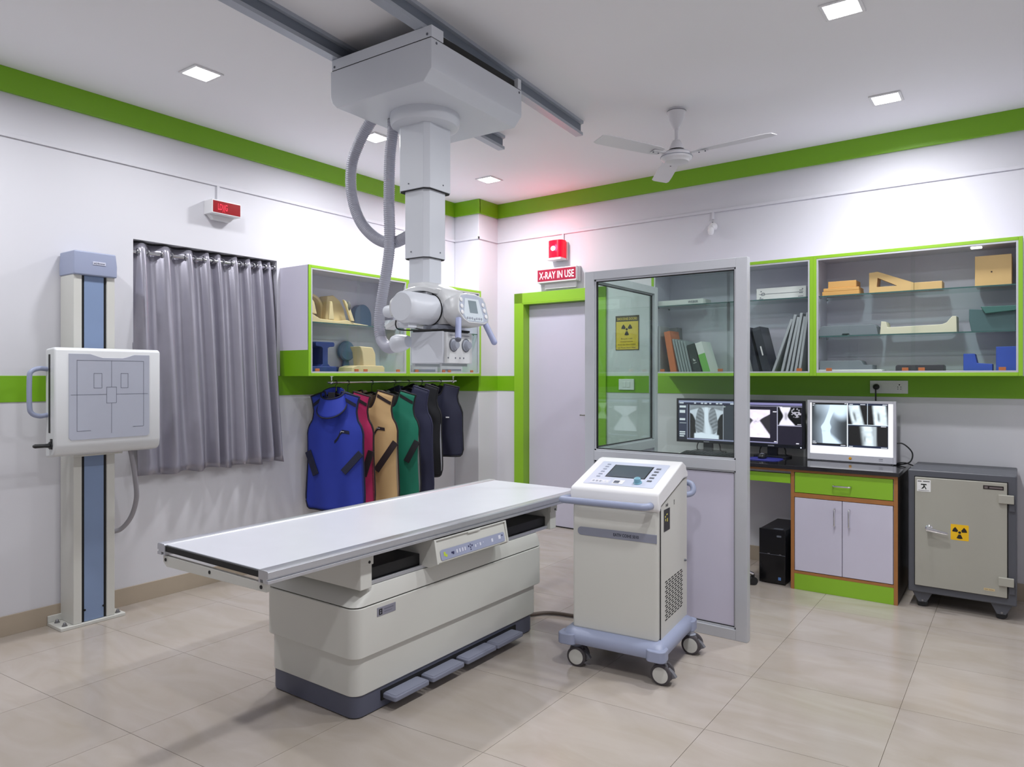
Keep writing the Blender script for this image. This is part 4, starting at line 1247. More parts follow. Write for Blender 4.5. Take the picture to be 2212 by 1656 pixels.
# thin black leads under the tube
G().tube(spline([(HX - 0.06, -0.255, HZ - 0.06), (HX - 0.062, -0.255, HZ - 0.085), (HX - 0.045, -0.25, HZ - 0.105), (HX + 0.0, -0.21, HZ - 0.108), (HX + 0.06, -0.14, HZ - 0.104)], 6), 0.0035, 6).tube(spline([(HX - 0.01, -0.2, HZ - 0.076), (HX + 0.0, -0.19, HZ - 0.095), (HX + 0.04, -0.16, HZ - 0.104), (HX + 0.08, -0.11, HZ - 0.10)], 6), 0.003, 6).obj('black_lead', BLACKP, t)
G().obox((HX - 0.02, -0.22, HZ - 0.083), (1, 0, 0), (0, 1, 0), (0, 0, 1), 0.035, 0.03, 0.014).obj('lead_cover', UNIT, t, bevel=0.004)
# ribbed hoses
HOSE = mat('hose_grey', (176, 177, 190), 0.42)
def hose(pts, r, nm='ribbed_hose', n=14, plain=0.0):
    P = spline(pts, n)
    # resample evenly
    d = [0.0]
    for a, b in zip(P, P[1:]): d.append(d[-1] + (b - a).length)
    L = d[-1]; step = 0.0036; m_ = int(L / step)
    Q, R = [], []
    j = 0
    for k in range(m_ + 1):
        s = L * k / m_
        while j < len(d) - 2 and d[j + 1] < s: j += 1
        q = (s - d[j]) / max(1e-9, d[j + 1] - d[j])
        Q.append(P[j].lerp(P[j + 1], min(1, q)))
        rib = 0 if s > L - plain else 1
        R.append(r * (1.0 if not rib else (1.0 if k % 3 == 0 else (0.93 if k % 3 == 1 else 0.86))))
    return G().tube(Q, R, 18).obj(nm, HOSE, t, angle=180)
# points in local frame of the unit (axis at origin)
hose([(-0.33, -0.02, 2.79), (-0.375, -0.02, 2.76), (-0.455, -0.02, 2.67), (-0.515, -0.02, 2.556), (-0.515, -0.02, 2.40), (-0.45, -0.02, 2.245), (-0.335, -0.02, 2.14), (-0.215, -0.02, 2.10), (-0.10, -0.02, 2.125), (-0.04, 0.0, 2.18)], 0.031)
hose([(-0.165, -0.06, 2.72), (-0.168, -0.06, 2.66), (-0.188, -0.06, 2.536), (-0.195, -0.06, 2.32), (-0.19, -0.06, 2.10), (-0.205, -0.06, 1.985), (-0.232, -0.06, 1.865), (-0.258, -0.06, 1.746), (-0.265, -0.06, 1.66), (-0.245, -0.065, 1.59), (-0.19, -0.07, 1.548), (-0.13, -0.08, 1.555), (-0.10, -0.085, 1.572)], 0.030, plain=0.17)
G().lathe([(0.03, 0), (0.044, 0.008), (0.047, 0.03), (0.04, 0.07), (0.03, 0.10)], (-0.135, -0.085, 1.562), (1, 0.0, 0.12), 24).obj('hose_boot', UNIT, t)
G().lathe([(0.018, 0), (0.018, 0.03), (0.012, 0.034)], (-0.33, -0.02, 2.82), (1, 0, -0.4), 16).obj('hose_clamp', GREYD, t)

# ================================================================ ceiling fan
FX, FY = -1.752, 4.19
t = thing('ceiling_fan', 'white three-bladed ceiling fan on a short rod', 'fan', (FX, FY, CEIL))
FANW = mat('fan_white', (224, 223, 228), 0.3)
G().lathe([(0.05, 0.0), (0.058, -0.012), (0.058, -0.022), (0.05, -0.03), (0.046, -0.06), (0.03, -0.10), (0.016, -0.122), (0.014, -0.126)], seg=28).obj('canopy', FANW, t)
G().ring((0, 0, -0.014), (0, 0, 1), 0.056, 0.004, 28, 6).obj('canopy_ring', STEEL, t)
G().cyl((0, 0, -0.12), (0, 0, -0.22), 0.0115, seg=14).obj('down_rod', FANW, t)
G().lathe([(0.012, -0.19), (0.024, -0.195), (0.034, -0.215), (0.045, -0.245), (0.05, -0.252)], seg=28).obj('lower_canopy', FANW, t)
G().lathe([(0.045, -0.252), (0.046, -0.266)], seg=28).obj('motor_gap', DARK, t)
mo = G().lathe([(0.05, -0.264), (0.075, -0.268), (0.092, -0.280), (0.098, -0.295), (0.094, -0.312), (0.080, -0.322), (0.075, -0.33), (0.05, -0.338), (0.0, -0.341)], seg=40).obj('motor', FANW, t)
for r_, z in ((0.086, -0.276), (0.098, -0.298)):
    G().ring((0, 0, z), (0, 0, 1), r_, 0.0022, 40, 6).obj('motor_ring', GREYP, mo)
for a in (-113.5, -3.5, 124):
    ar = math.radians(a)
    ca, sa = math.cos(ar), math.sin(ar)
    def bp_(r, w, dz=0.0): return (r * ca - w * sa, r * sa + w * ca, -0.287 + dz)
    g = G()
    st_ = [(0.13, 0.03, 0.040), (0.18, 0.05, 0.052), (0.30, 0.056, 0.056), (0.48, 0.062, 0.058), (0.58, 0.062, 0.056), (0.608, 0.05, 0.04)]
    g.loft([[bp_(r, -w1, -0.007), bp_(r, w2, 0.009), bp_(r, w2, 0.012), bp_(r, -w1, -0.003)] for r, w1, w2 in st_])
    b = g.obj('blade', FANW, t, angle=60)
    g = G().loft([[bp_(0.08, -0.014, 0.0), bp_(0.08, 0.014, 0.0), bp_(0.08, 0.014, 0.005), bp_(0.08, -0.014, 0.005)], [bp_(0.20, -0.02, -0.01), bp_(0.20, 0.02, -0.004), bp_(0.20, 0.02, -0.001), bp_(0.20, -0.02, -0.006)]])
    g.obj('blade_arm', FANW, b)
    G().lathe([(0.005, 0), (0.005, -0.004)], bp_(0.15, 0, -0.008), seg=8).lathe([(0.005, 0), (0.005, -0.004)], bp_(0.19, 0, -0.008), seg=8).obj('blade_screw', GREYD, b)

# ================================================================ warning lamp and sign by the door
loc, rz = on_back(0.735, 2.478)
t = thing('warning_beacon', 'lit red warning lamp above the X-ray sign', 'lamp', loc, rz)
G().prism(rrect(-0.05, 0.085, -0.03, 0.14, 0.01), -0.018, -0.0005, 'y').prism(rrect(-0.088, 0.07, -0.03, -0.01, 0.004), -0.11, -0.002, 'y').obj('beacon_base', WHITEP, t, bevel=0.002)
BEAC = mat('beacon_red', (200, 4, 36), 0.2, emit=(255, 0, 40), estr=0.9)
hp = [(-0.08, -0.02), (-0.08, -0.075)] + [(-0.005 + 0.075 * math.cos(math.radians(a)), -0.075 - 0.03 * math.sin(math.radians(a))) for a in range(180, -1, -20)] + [(0.07, -0.02)]
ls = G().prism(hp, -0.012, 0.15, 'z').obj('beacon_lens', BEAC, t, bevel=0.003)
G().ball((-0.015, -0.103, 0.075), 0.026, 16, 1.0, 0.25, 0.85).obj('beacon_glow', emit_mat('beacon_core', (255, 238, 240), 6.0), ls)
pl_ = bpy.data.lights.new('beacon_light', 'POINT')
pl_.energy = 3.0; pl_.color = (1.0, 0.05, 0.12); pl_.shadow_soft_size = 0.03
po = bpy.data.objects.new('beacon_light', pl_); COL.objects.link(po); po.parent = t; po.location = (-0.01, -0.17, 0.09)

loc, rz = on_back(0.515, 2.255)
t = thing('warning_sign', 'red and white X-RAY IN USE light box over the green door frame', 'sign', loc, rz)
G().box(0.005, 0.43, -0.07, -0.03, 0.0, 0.128).box(0.0, 0.435, -0.03, -0.0005, -0.004, 0.132).obj('sign_box', WHITEP, t, bevel=0.003)
G().box(0.06, 0.40, -0.025, -0.0005, -0.055, -0.004).obj('sign_mount', WHITEP, t, bevel=0.002)
sp = G().box(0.012, 0.424, -0.0715, -0.069, 0.012, 0.118).obj('sign_panel', mat('sign_crimson', (150, 22, 56), 0.3, emit=(150, 10, 40), estr=0.25), t, smooth=False)
G().text('X-RAY IN USE', (0.218, -0.0725, 0.064), height=0.066, width=0.375, bold=0.012).obj('sign_lettering', mat('sign_letter', (246, 242, 246), 0.4, emit=(255, 245, 250), estr=0.45), sp)

# notice on the wall seen through the glass
loc, rz = on_back(1.302, 1.622)
t = thing('warning_notice', 'yellow radiation warning notice on the wall behind the glass', 'notice', loc, rz)
G().box(0, 0.222, -0.004, -0.0005, 0, 0.295).obj('notice_sheet', mat('notice_border', (70, 60, 34), 0.5), t, smooth=False)
NY = mat('notice_yellow', (232, 200, 66), 0.5)
G().box(0.006, 0.216, -0.0048, -0.004, 0.006, 0.245).obj('notice_field', NY, t, smooth=False)
g = G(); trefoil(g, (0.108, -0.0054, 0.178), (1, 0, 0), (0, 0, 1), 0.052); g.obj('radiation_mark', mat('mark_black', (30, 22, 12), 0.5), t, smooth=False)
g = G()
g.text('Bencpen 1-500', (0.108, -0.0054, 0.098), height=0.010, width=0.11, bold=0.01)
g.text('inuirpussisist', (0.108, -0.0054, 0.074), height=0.010, width=0.12, bold=0.01)
g.text('Know Sku Dave CODE', (0.108, -0.0054, 0.048), height=0.012, width=0.17, bold=0.01)
g.text('Las Thems Doms Wok', (0.108, -0.0054, 0.022), height=0.012, width=0.17, bold=0.01)
g.obj('notice_lettering', mat('notice_ink', (120, 98, 30), 0.6), t)
G().text('SHOCKNE DOORS', (0.111, -0.0048, 0.268), height=0.022, width=0.19, bold=0.02).obj('notice_heading', NY, t)

def plate(name, label, cat, u, z, w, h):
    loc, rz = on_back(u, z, 0.004)
    t = thing(name, label, cat, loc, rz)
    G().box(0, w, -0.010, -0.0005, 0, h).obj('cover_plate', WHITEP, t, bevel=0.002)
    return t
t = plate('light_switch', 'white light switch plate on the green band behind the glass', 'switch', 1.337, 1.283, 0.146, 0.092)
for x in (0.035, 0.075):
    G().box(x, x + 0.034, -0.013, -0.0095, 0.022, 0.07).obj('rocker', WHITEP, t, bevel=0.002)
t = plate('power_socket', 'white power socket plate above the white monitor', 'socket', 3.298, 1.281, 0.232, 0.088)
G().box(0.072, 0.14, -0.0115, -0.0095, 0.024, 0.066).obj('rocker', WHITEP, t, bevel=0.002)
G().box(0.158, 0.205, -0.0112, -0.0095, 0.02, 0.07).obj('outlet', WHITEP, t, bevel=0.001)
g = G()
for x, z, r_ in ((0.181, 0.060, 0.0045), (0.172, 0.045, 0.003), (0.190, 0.045, 0.003), (0.172, 0.031, 0.003), (0.190, 0.031, 0.003)):
    g.lathe([(r_, 0), (r_, 0.0005)], (x, -0.0113, z), (0, -1, 0), 10)
g.obj('outlet_holes', DARK, t)
loc, rz = on_back(3.338, 1.326, 0.014)
t = thing('power_plug', 'black plug with its lead in the wall socket', 'plug', loc, rz)
G().lathe([(0.02, 0), (0.02, 0.018), (0.012, 0.036), (0.004, 0.04)], (0, 0, 0), (0, -1, 0), 18).obj('plug_body', BLACKP, t)
G().tube(spline([(0, -0.025, 0), (0.001, -0.03, -0.05), (0.002, -0.03, -0.18), (0.004, -0.02, -0.30), (0.01, -0.02, -0.50)], 6), 0.005, 8).obj('plug_lead', BLACKP, t)
loc, rz = on_back(2.172, 2.60)
t = thing('bulb_holder', 'small white wall lamp holder under the trunking', 'lamp holder', loc, rz)
G().lathe([(0.035, 0), (0.035, 0.01), (0.028, 0.02), (0.02, 0.045), (0.022, 0.05), (0.022, 0.06)], (0, -0.0005, -0.02), (0, -1, -0.35), 22).obj('holder', WHITEP, t)
G().lathe([(0.02, 0), (0.026, -0.02), (0.022, -0.045), (0.012, -0.06)], (0, -0.05, -0.035), (0, 0, 1), 18).obj('holder_cup', WHITEP, t)
G().lathe([(0.005, 0), (0.005, 0.001)], (0, -0.0145, 0.012), (0, -1, 0), 8).obj('screw', DARK, t)

# ================================================================ generator cart
t = thing('generator_cart', 'white generator cart with sloping control panel on four castors', 'cart', (-1.583, 3.205, 0), math.radians(5.5))
CW = 0.216
def base_loop2(i, z):
    # plate with bumped corners
    x0, x1, y0, y1 = -0.258 + i, 0.252 - i, -0.262 + i, 0.262 - i
    return [(x, y, z) for x, y in rrect(x0, x1, y0, y1, 0.035, 5)]
bs = G().loft([base_loop2(0.006, 0.118), base_loop2(0.0, 0.126), base_loop2(0.0, 0.158), base_loop2(0.012, 0.176), base_loop2(0.035, 0.184)]).obj('base_tray', BLUEGREY, t, angle=40)
for x, y in ((-0.225, -0.235), (0.218, -0.235), (0.218, 0.23), (-0.225, 0.23)):
    G().prism(rrect(x - 0.045, x + 0.045, y - 0.042, y + 0.042, 0.025, 4), 0.112, 0.164).obj('corner_pad', BLUEGREY, bs, bevel=0.006, seg=3)
prof = [(-0.212, 0.178), (0.232, 0.178), (0.232, 0.885), (0.165, 0.876), (-0.19, 0.79), (-0.212, 0.776)]
body = G().prism(prof, -CW, CW - 0.004, 'x').obj('body_front', W_EQ, t, bevel=0.014, seg=4)
G().prism([(-0.178, 0.182), (0.236, 0.182), (0.236, 0.884), (0.165, 0.875), (-0.178, 0.792)], CW - 0.02, CW, 'x').obj('side_panel', W_EQ, t, bevel=0.002)
G().prism([(-0.1795, 0.182), (-0.1775, 0.182), (-0.1775, 0.79), (-0.1795, 0.79)], CW - 0.012, CW + 0.0006, 'x').obj('panel_seam', DARK, t, smooth=False)
lid = [(-0.205, 0.772), (-0.222, 0.785), (-0.228, 0.85), (-0.218, 0.866), (0.125, 0.968), (0.155, 0.970), (0.205, 0.948), (0.215, 0.925), (0.235, 0.915), (0.24, 0.885), (0.165, 0.885), (-0.185, 0.80)]
ld_ = G().prism(lid, -CW - 0.006, CW + 0.006, 'x').obj('lid', WHITEP, t, bevel=0.009, seg=3)
o3 = Vector((0, -0.218, 0.866)); vv = Vector((0, 0.343, 0.102)).normalized(); nn = Vector((0, -0.102, 0.343)).normalized()
def sp3(x, v, off=0.0): return o3 + Vector((x, 0, 0)) + vv * v + nn * off
def slab(nm, pts, m, par, off=0.001):
    return G().flat([sp3(x, v, off) for x, v in pts]).obj(nm, m, par, smooth=False)
pn3 = slab('panel_field', rrect(-0.178, 0.178, 0.042, 0.318, 0.008, 3), mat('cart_panel', (196, 202, 220), 0.4), ld_)
slab('screen_bezel', [(-0.098, 0.132), (0.108, 0.132), (0.108, 0.282), (-0.098, 0.282)], BLACKP, pn3, 0.0016)
slab('screen_glass', [(-0.092, 0.137), (0.102, 0.137), (0.102, 0.277), (-0.092, 0.277)], mat('cart_screen', (84, 92, 104), 0.08), pn3, 0.0022)
kn = G().lathe([(0.021, 0), (0.021, 0.004), (0.017, 0.006), (0.016, 0.024), (0.012, 0.027)], sp3(0.088, 0.088, 0.001), nn, 22).obj('dial', mat('dial_teal', (112, 162, 180), 0.35), pn3)
for k in range(5):
    slab('key', [(0.136 - 0.012, 0.108 + 0.036 * k), (0.136 + 0.012, 0.108 + 0.036 * k), (0.136 + 0.012, 0.126 + 0.036 * k), (0.136 - 0.012, 0.126 + 0.036 * k)], GREYD, pn3, 0.0018)
for k in range(6):
    slab('key', [(-0.142, 0.125 + 0.03 * k), (-0.122, 0.125 + 0.03 * k), (-0.122, 0.138 + 0.03 * k), (-0.142, 0.138 + 0.03 * k)], mat('key_mid', (140, 146, 166), 0.5), pn3, 0.0018)
slab('white_pad', [(-0.035, 0.06), (0.02, 0.06), (0.02, 0.105), (-0.035, 0.105)], WHITEP, pn3, 0.0018)
slab('pad_print', [(-0.03, 0.068), (-0.002, 0.068), (-0.002, 0.095), (-0.03, 0.095)], mat('pad_print', (90, 96, 110), 0.5), pn3, 0.0026)
slab('pale_pad', [(-0.150, 0.055), (-0.05, 0.055), (-0.05, 0.10), (-0.150, 0.10)], mat('pale_pad', (212, 214, 226), 0.5), pn3, 0.0018)
for k in range(5):
    slab('pad_icon', [(-0.14 + 0.018 * k, 0.07), (-0.13 + 0.018 * k, 0.07), (-0.13 + 0.018 * k, 0.085), (-0.14 + 0.018 * k, 0.085)], WHITEP if k > 2 else GREYP, pn3, 0.0026)
HND = [(-0.225, -0.20, 0.805), (-0.245, -0.235, 0.806), (-0.245, -0.258, 0.806), (-0.232, -0.272, 0.806), (-0.10, -0.275, 0.806), (0.12, -0.275, 0.806), (0.165, -0.270, 0.806), (0.182, -0.25, 0.806), (0.182, -0.20, 0.805)]
G().tube(spline(HND, 6), 0.0165, 14).obj('front_handle', BLUEGREY, t)
G().tube(spline([(0.15, 0.22, 0.86), (0.15, 0.27, 0.865), (0.19, 0.295, 0.85), (0.222, 0.295, 0.84), (0.235, 0.285, 0.815), (0.225, 0.27, 0.795), (0.19, 0.235, 0.79)], 6), 0.015, 12).obj('rear_handle', BLUEGREY, t)
# shallow grip recess under the front handle
# band with lettering
bd = [(x, z) for x, z in rrect(-0.188, 0.24, 0.633, 0.673, 0.019, 5)]
bd = [(min(x, 0.209), z) for x, z in bd]
sb = G().prism(bd, -0.2145, -0.211, 'y').obj('front_band', mat('band_grey', (144, 148, 164), 0.35, metal=0.2), t, bevel=0.001)
G().text('EATIV COIHE 5010', (0.06, -0.2152, 0.653), height=0.0145, width=0.125, bold=0.02).obj('band_lettering', mat('band_ink', (40, 44, 60), 0.5), sb)
# side markings: black label, small lettering, vent
xs_ = CW + 0.0008
bl = G().box(xs_ - 0.0008, xs_, -0.135, -0.045, 0.672, 0.775).obj('side_label', BLACKP, t, smooth=False)
g = G()
for y, z, a, b in ((-0.12, 0.745, 0.012, 0.008), (-0.10, 0.752, 0.02, 0.006), (-0.115, 0.73, 0.01, 0.01), (-0.09, 0.73, 0.012, 0.016)):
    g.box(xs_, xs_ + 0.0006, y, y + a, z - b, z)
g.obj('label_print', mat('label_yellow', (198, 190, 90), 0.5), bl, smooth=False)
g = G()
g.text('neb', (xs_ + 0.0002, -0.09, 0.795), (0, 1, 0), (0, 0, 1), 0.018, bold=0.01)
g.text('508', (xs_ + 0.0002, 0.022, 0.79), (0, 0, 1), (0, -1, 0), 0.012, bold=0.01)
g.obj('side_lettering', BLACKP, t)
g = G()
for r_ in range(17):
    for c in range(6):
        y = -0.115 + c * 0.046 + (0.012 if r_ % 2 else 0)
        z = 0.252 + r_ * 0.0112
        g.box(xs_ - 0.0008, xs_, y, y + 0.032, z, z + 0.0052)
g.obj('vent_slots', DARK, t, smooth=False)
G().lathe([(0.006, 0), (0.006, 0.006), (0.003, 0.01)], (CW, 0.195, 0.47), (1, 0, 0), 10).obj('lock', GREYD, t)

def castor(x, y, rot, par):
    c = bpy.data.objects.new('castor', None); COL.objects.link(c); c.parent = par; c.location = (x, y, 0); c.rotation_euler = (0, 0, rot)
    g = G().lathe([(0.022, 0.118), (0.022, 0.10), (0.03, 0.095)], seg=16)
    fk = g.obj('castor_neck', GREYP, c)
    G().prism([(-0.018, 0.05), (-0.03, 0.075), (-0.02, 0.10), (0.022, 0.10), (0.034, 0.08), (0.04, 0.05)], -0.012, 0.012, 'y').obj('castor_fork', mat('castor_grey', (112, 112, 118), 0.5), c, bevel=0.003)
    for s in (-1, 1):
        y0 = s * 0.013
        G().lathe([(0.040, 0), (0.0475, 0.004), (0.0475, 0.017), (0.042, 0.021)], (0.012, y0, 0.0475), (0, s, 0), 28).obj('castor_tyre', mat('tyre_dark', (74, 70, 74), 0.6), c)
        G().lathe([(0.036, 0), (0.036, 0.0015), (0.03, 0.0025)], (0.012, y0 + s * 0.021, 0.0475), (0, s, 0), 28).obj('castor_cap', W_EQ, c)
    G().prism([(0.03, 0.055), (0.055, 0.03), (0.078, 0.04), (0.06, 0.062), (0.04, 0.075)], -0.012, 0.012, 'y').obj('castor_brake', mat('castor_grey', (0, 0, 0)), c, bevel=0.002)
    return c
for x, y, r_ in ((-0.20, -0.205, 8), (0.222, -0.205, 4), (0.238, 0.215, 4), (-0.20, 0.215, 20)):
    castor(x, y, math.radians(r_ - 5), t)
G().box(-0.06, 0.06, -0.04, 0.06, 0.05, 0.119).obj('underside_box', BLACKP, t, bevel=0.003)

# ================================================================ glass partition
PX, PY = -1.169, 3.733
t = thing('glass_partition', 'aluminium framed partition with glass above a lavender panel', 'partition', (PX, PY, 0))
PW, PH, PD = 0.977, 2.027, 0.047
for x0 in (-0.062, -PW):
    G().box(x0, x0 + 0.062, 0, PD, 0, PH).obj('post', ALUP, t, bevel=0.002)
for z0, z1, nm in ((PH - 0.05, PH, 'top_rail'), (0.897, 0.955, 'middle_rail'), (0.0, 0.055, 'bottom_rail')):
    G().box(-PW + 0.062, -0.062, 0, PD, z0, z1).obj(nm, ALUP, t, bevel=0.002)
def bead(xa, xb, za, zb, y):
    g = G(); e = 0.010
    g.box(xa, xa + e, y, y + 0.012, za, zb); g.box(xb - e, xb, y, y + 0.012, za, zb)
    g.box(xa, xb, y, y + 0.012, za, za + e); g.box(xa, xb, y, y + 0.012, zb - e, zb)
    return g
bead(-PW + 0.062, -0.062, 0.955, PH - 0.05, 0.010).obj('glazing_bead', ALUP, t, bevel=0.001)
g = G(); e = 0.0045
xa, xb, za, zb = -PW + 0.072, -0.072, 0.965, PH - 0.060
g.box(xa, xa + e, 0.014, 0.03, za, zb); g.box(xb - e, xb, 0.014, 0.03, za, zb); g.box(xa, xb, 0.014, 0.03, za, za + e); g.box(xa, xb, 0.014, 0.03, zb - e, zb)
g.obj('gasket', RUBBER, t, smooth=False)
G().box(xa, xb, 0.02, 0.025, za, zb).obj('glass_pane', GLASSG, t, smooth=False)
bead(-PW + 0.062, -0.062, 0.055, 0.897, 0.012).obj('panel_bead', ALUP, t, bevel=0.001)
g = G()
xa, xb, za, zb = -PW + 0.070, -0.070, 0.065, 0.888
g.box(xa, xa + e, 0.014, 0.03, za, zb); g.box(xb - e, xb, 0.014, 0.03, za, zb); g.box(xa, xb, 0.014, 0.03, za, za + e); g.box(xa, xb, 0.014, 0.03, zb - e, zb)
g.obj('gasket', RUBBER, t, smooth=False)
G().box(xa, xb, 0.018, 0.03, za, zb).obj('lower_panel', LAV, t, bevel=0.001)

RL = 0.90
t = thing('glass_partition', 'side return of the partition with clear glass, running towards the back wall', 'partition', (PX - PW + 0.004, PY + PD, 0), PI / 2)
# local x runs away from the camera along the return
G().box(RL - 0.05, RL, -0.046, 0, 0, PH).obj('post', ALUP, t, bevel=0.002)
for z0, z1, nm in ((PH - 0.05, PH, 'top_rail'), (0.897, 0.955, 'middle_rail'), (0.0, 0.055, 'bottom_rail')):
    G().box(0.0, RL - 0.05, -0.046, 0, z0, z1).obj(nm, ALUP, t, bevel=0.002)
bead(0.0, RL - 0.05, 0.955, PH - 0.05, -0.03).obj('glazing_bead', ALUP, t, bevel=0.001)
g = G()
xa, xb, za, zb = 0.01, RL - 0.06, 0.965, PH - 0.060
g.box(xa, xa + e, -0.032, -0.016, za, zb); g.box(xb - e, xb, -0.032, -0.016, za, zb); g.box(xa, xb, -0.032, -0.016, za, za + e); g.box(xa, xb, -0.032, -0.016, zb - e, zb)
g.obj('gasket', RUBBER, t, smooth=False)
G().box(xa, xb, -0.027, -0.022, za, zb).obj('glass_pane', GLASSG, t, smooth=False)
G().box(0.005, RL - 0.05, -0.03, -0.016, 0.055, 0.897).obj('lower_panel', LAV, t, bevel=0.001)

# ================================================================ desk
DA = math.radians(0.6)
DXR, DYF = -0.615, 4.882
EDGEW = mat('wood_edging', (168, 112, 62), 0.45, var=0.15, scale=12)
t = thing('desk_cabinet', 'desk cabinet with green drawer, two white doors and green kickboard', 'cabinet', (DXR, DYF, 0), DA)
DW, DD = 0.625, 0.55
for x in (-DW, -0.022):
    sp_ = G().box(x, x + 0.022, 0.002, DD, 0, 0.782).obj('side_panel', mat('desk_side', (58, 48, 44), 0.5) if x > -0.1 else CABI, t, bevel=0.001)
    G().box(x, x + 0.022, -0.004, 0.003, 0, 0.782).obj('edge_strip', EDGEW, sp_, bevel=0.001)
G().box(-DW + 0.022, -0.022, 0.02, DD, 0.1, 0.78).obj('carcass', CABI, t, smooth=False)
for z0, z1 in ((0.772, 0.786), (0.606, 0.634), (0.104, 0.122)):
    G().box(-DW + 0.022, -0.022, -0.003, 0.02, z0, z1).obj('rail_strip', EDGEW, t, bevel=0.001)
dw = G().box(-DW + 0.026, -0.026, -0.006, 0.02, 0.637, 0.769).obj('drawer', GREENL, t, bevel=0.002)
G().tube(spline([(-0.365, -0.006, 0.702), (-0.362, -0.03, 0.70), (-0.345, -0.034, 0.70), (-0.28, -0.034, 0.70), (-0.263, -0.03, 0.70), (-0.26, -0.006, 0.702)], 5), 0.0055, 10).obj('handle', CHROME, dw)
for x0, x1, hx in ((-DW + 0.026, -0.3135, -0.355), (-0.3105, -0.026, -0.27)):
    dd = G().box(x0, x1, -0.006, 0.016, 0.126, 0.603).obj('door', LAV, t, bevel=0.002)
    G().tube(spline([(hx, -0.006, 0.555), (hx, -0.028, 0.55), (hx, -0.033, 0.53), (hx, -0.033, 0.465), (hx, -0.028, 0.447), (hx, -0.006, 0.442)], 5), 0.0055, 10).obj('handle', CHROME, dd)
G().box(-DW + 0.022, -0.022, -0.002, 0.018, 0, 0.104).obj('kickboard', GREENL, t, bevel=0.001)

t = thing('desk_worktop', 'black granite worktop carrying the three monitors', 'worktop', (DXR, DYF, 0.787), DA)
G().box(-1.47, 0.012, -0.035, DD + 0.005, 0.0, 0.026).obj('slab', BLACKG, t, bevel=0.004)
G().box(-1.47, 0.0, -0.012, 0.006, -0.016, 0.0).obj('edge_strip', EDGEW, t, bevel=0.001)

kd = G().box(-1.30, -DW - 0.004, 0.004, 0.022, -0.097, -0.035).obj('keyboard_drawer', GREENL, t, bevel=0.002)
kd['label'] = 'green pull-out keyboard drawer front'
G().box(-1.29, -DW - 0.012, 0.022, 0.40, -0.097, -0.082).obj('drawer_tray', CABI, kd, smooth=False)
for x in (-1.295, -DW - 0.018):
    G().box(x, x + 0.012, 0.03, 0.42, -0.077, 0.0).obj('drawer_runner', STEEL, kd, smooth=False)

TOP = 0.813
# ---------------------------------------------------------------- monitors with pictures
def sst(a, b, x):
    q = np.clip((x - a) / (b - a + 1e-9), 0, 1)
    return q * q * (3 - 2 * q)

def rect(U, V, a, b, c, d):
    return ((U >= a) & (U <= b) & (V >= c) & (V <= d)).astype(float)

def noise2(U, V, s, seed):
    r = np.random.RandomState(seed).rand(40, 40)
    x, y = (U * s) % 39, (V * s) % 39
    i, j = x.astype(int), y.astype(int)
    fx, fy = x - i, y - j
    fx, fy = fx * fx * (3 - 2 * fx), fy * fy * (3 - 2 * fy)
    return (r[j, i] * (1 - fx) + r[j, i + 1] * fx) * (1 - fy) + (r[j + 1, i] * (1 - fx) + r[j + 1, i + 1] * fx) * fy

def put(img, mask, col):
    for k in range(3):
        img[k] = img[k] * (1 - mask) + col[k] * mask

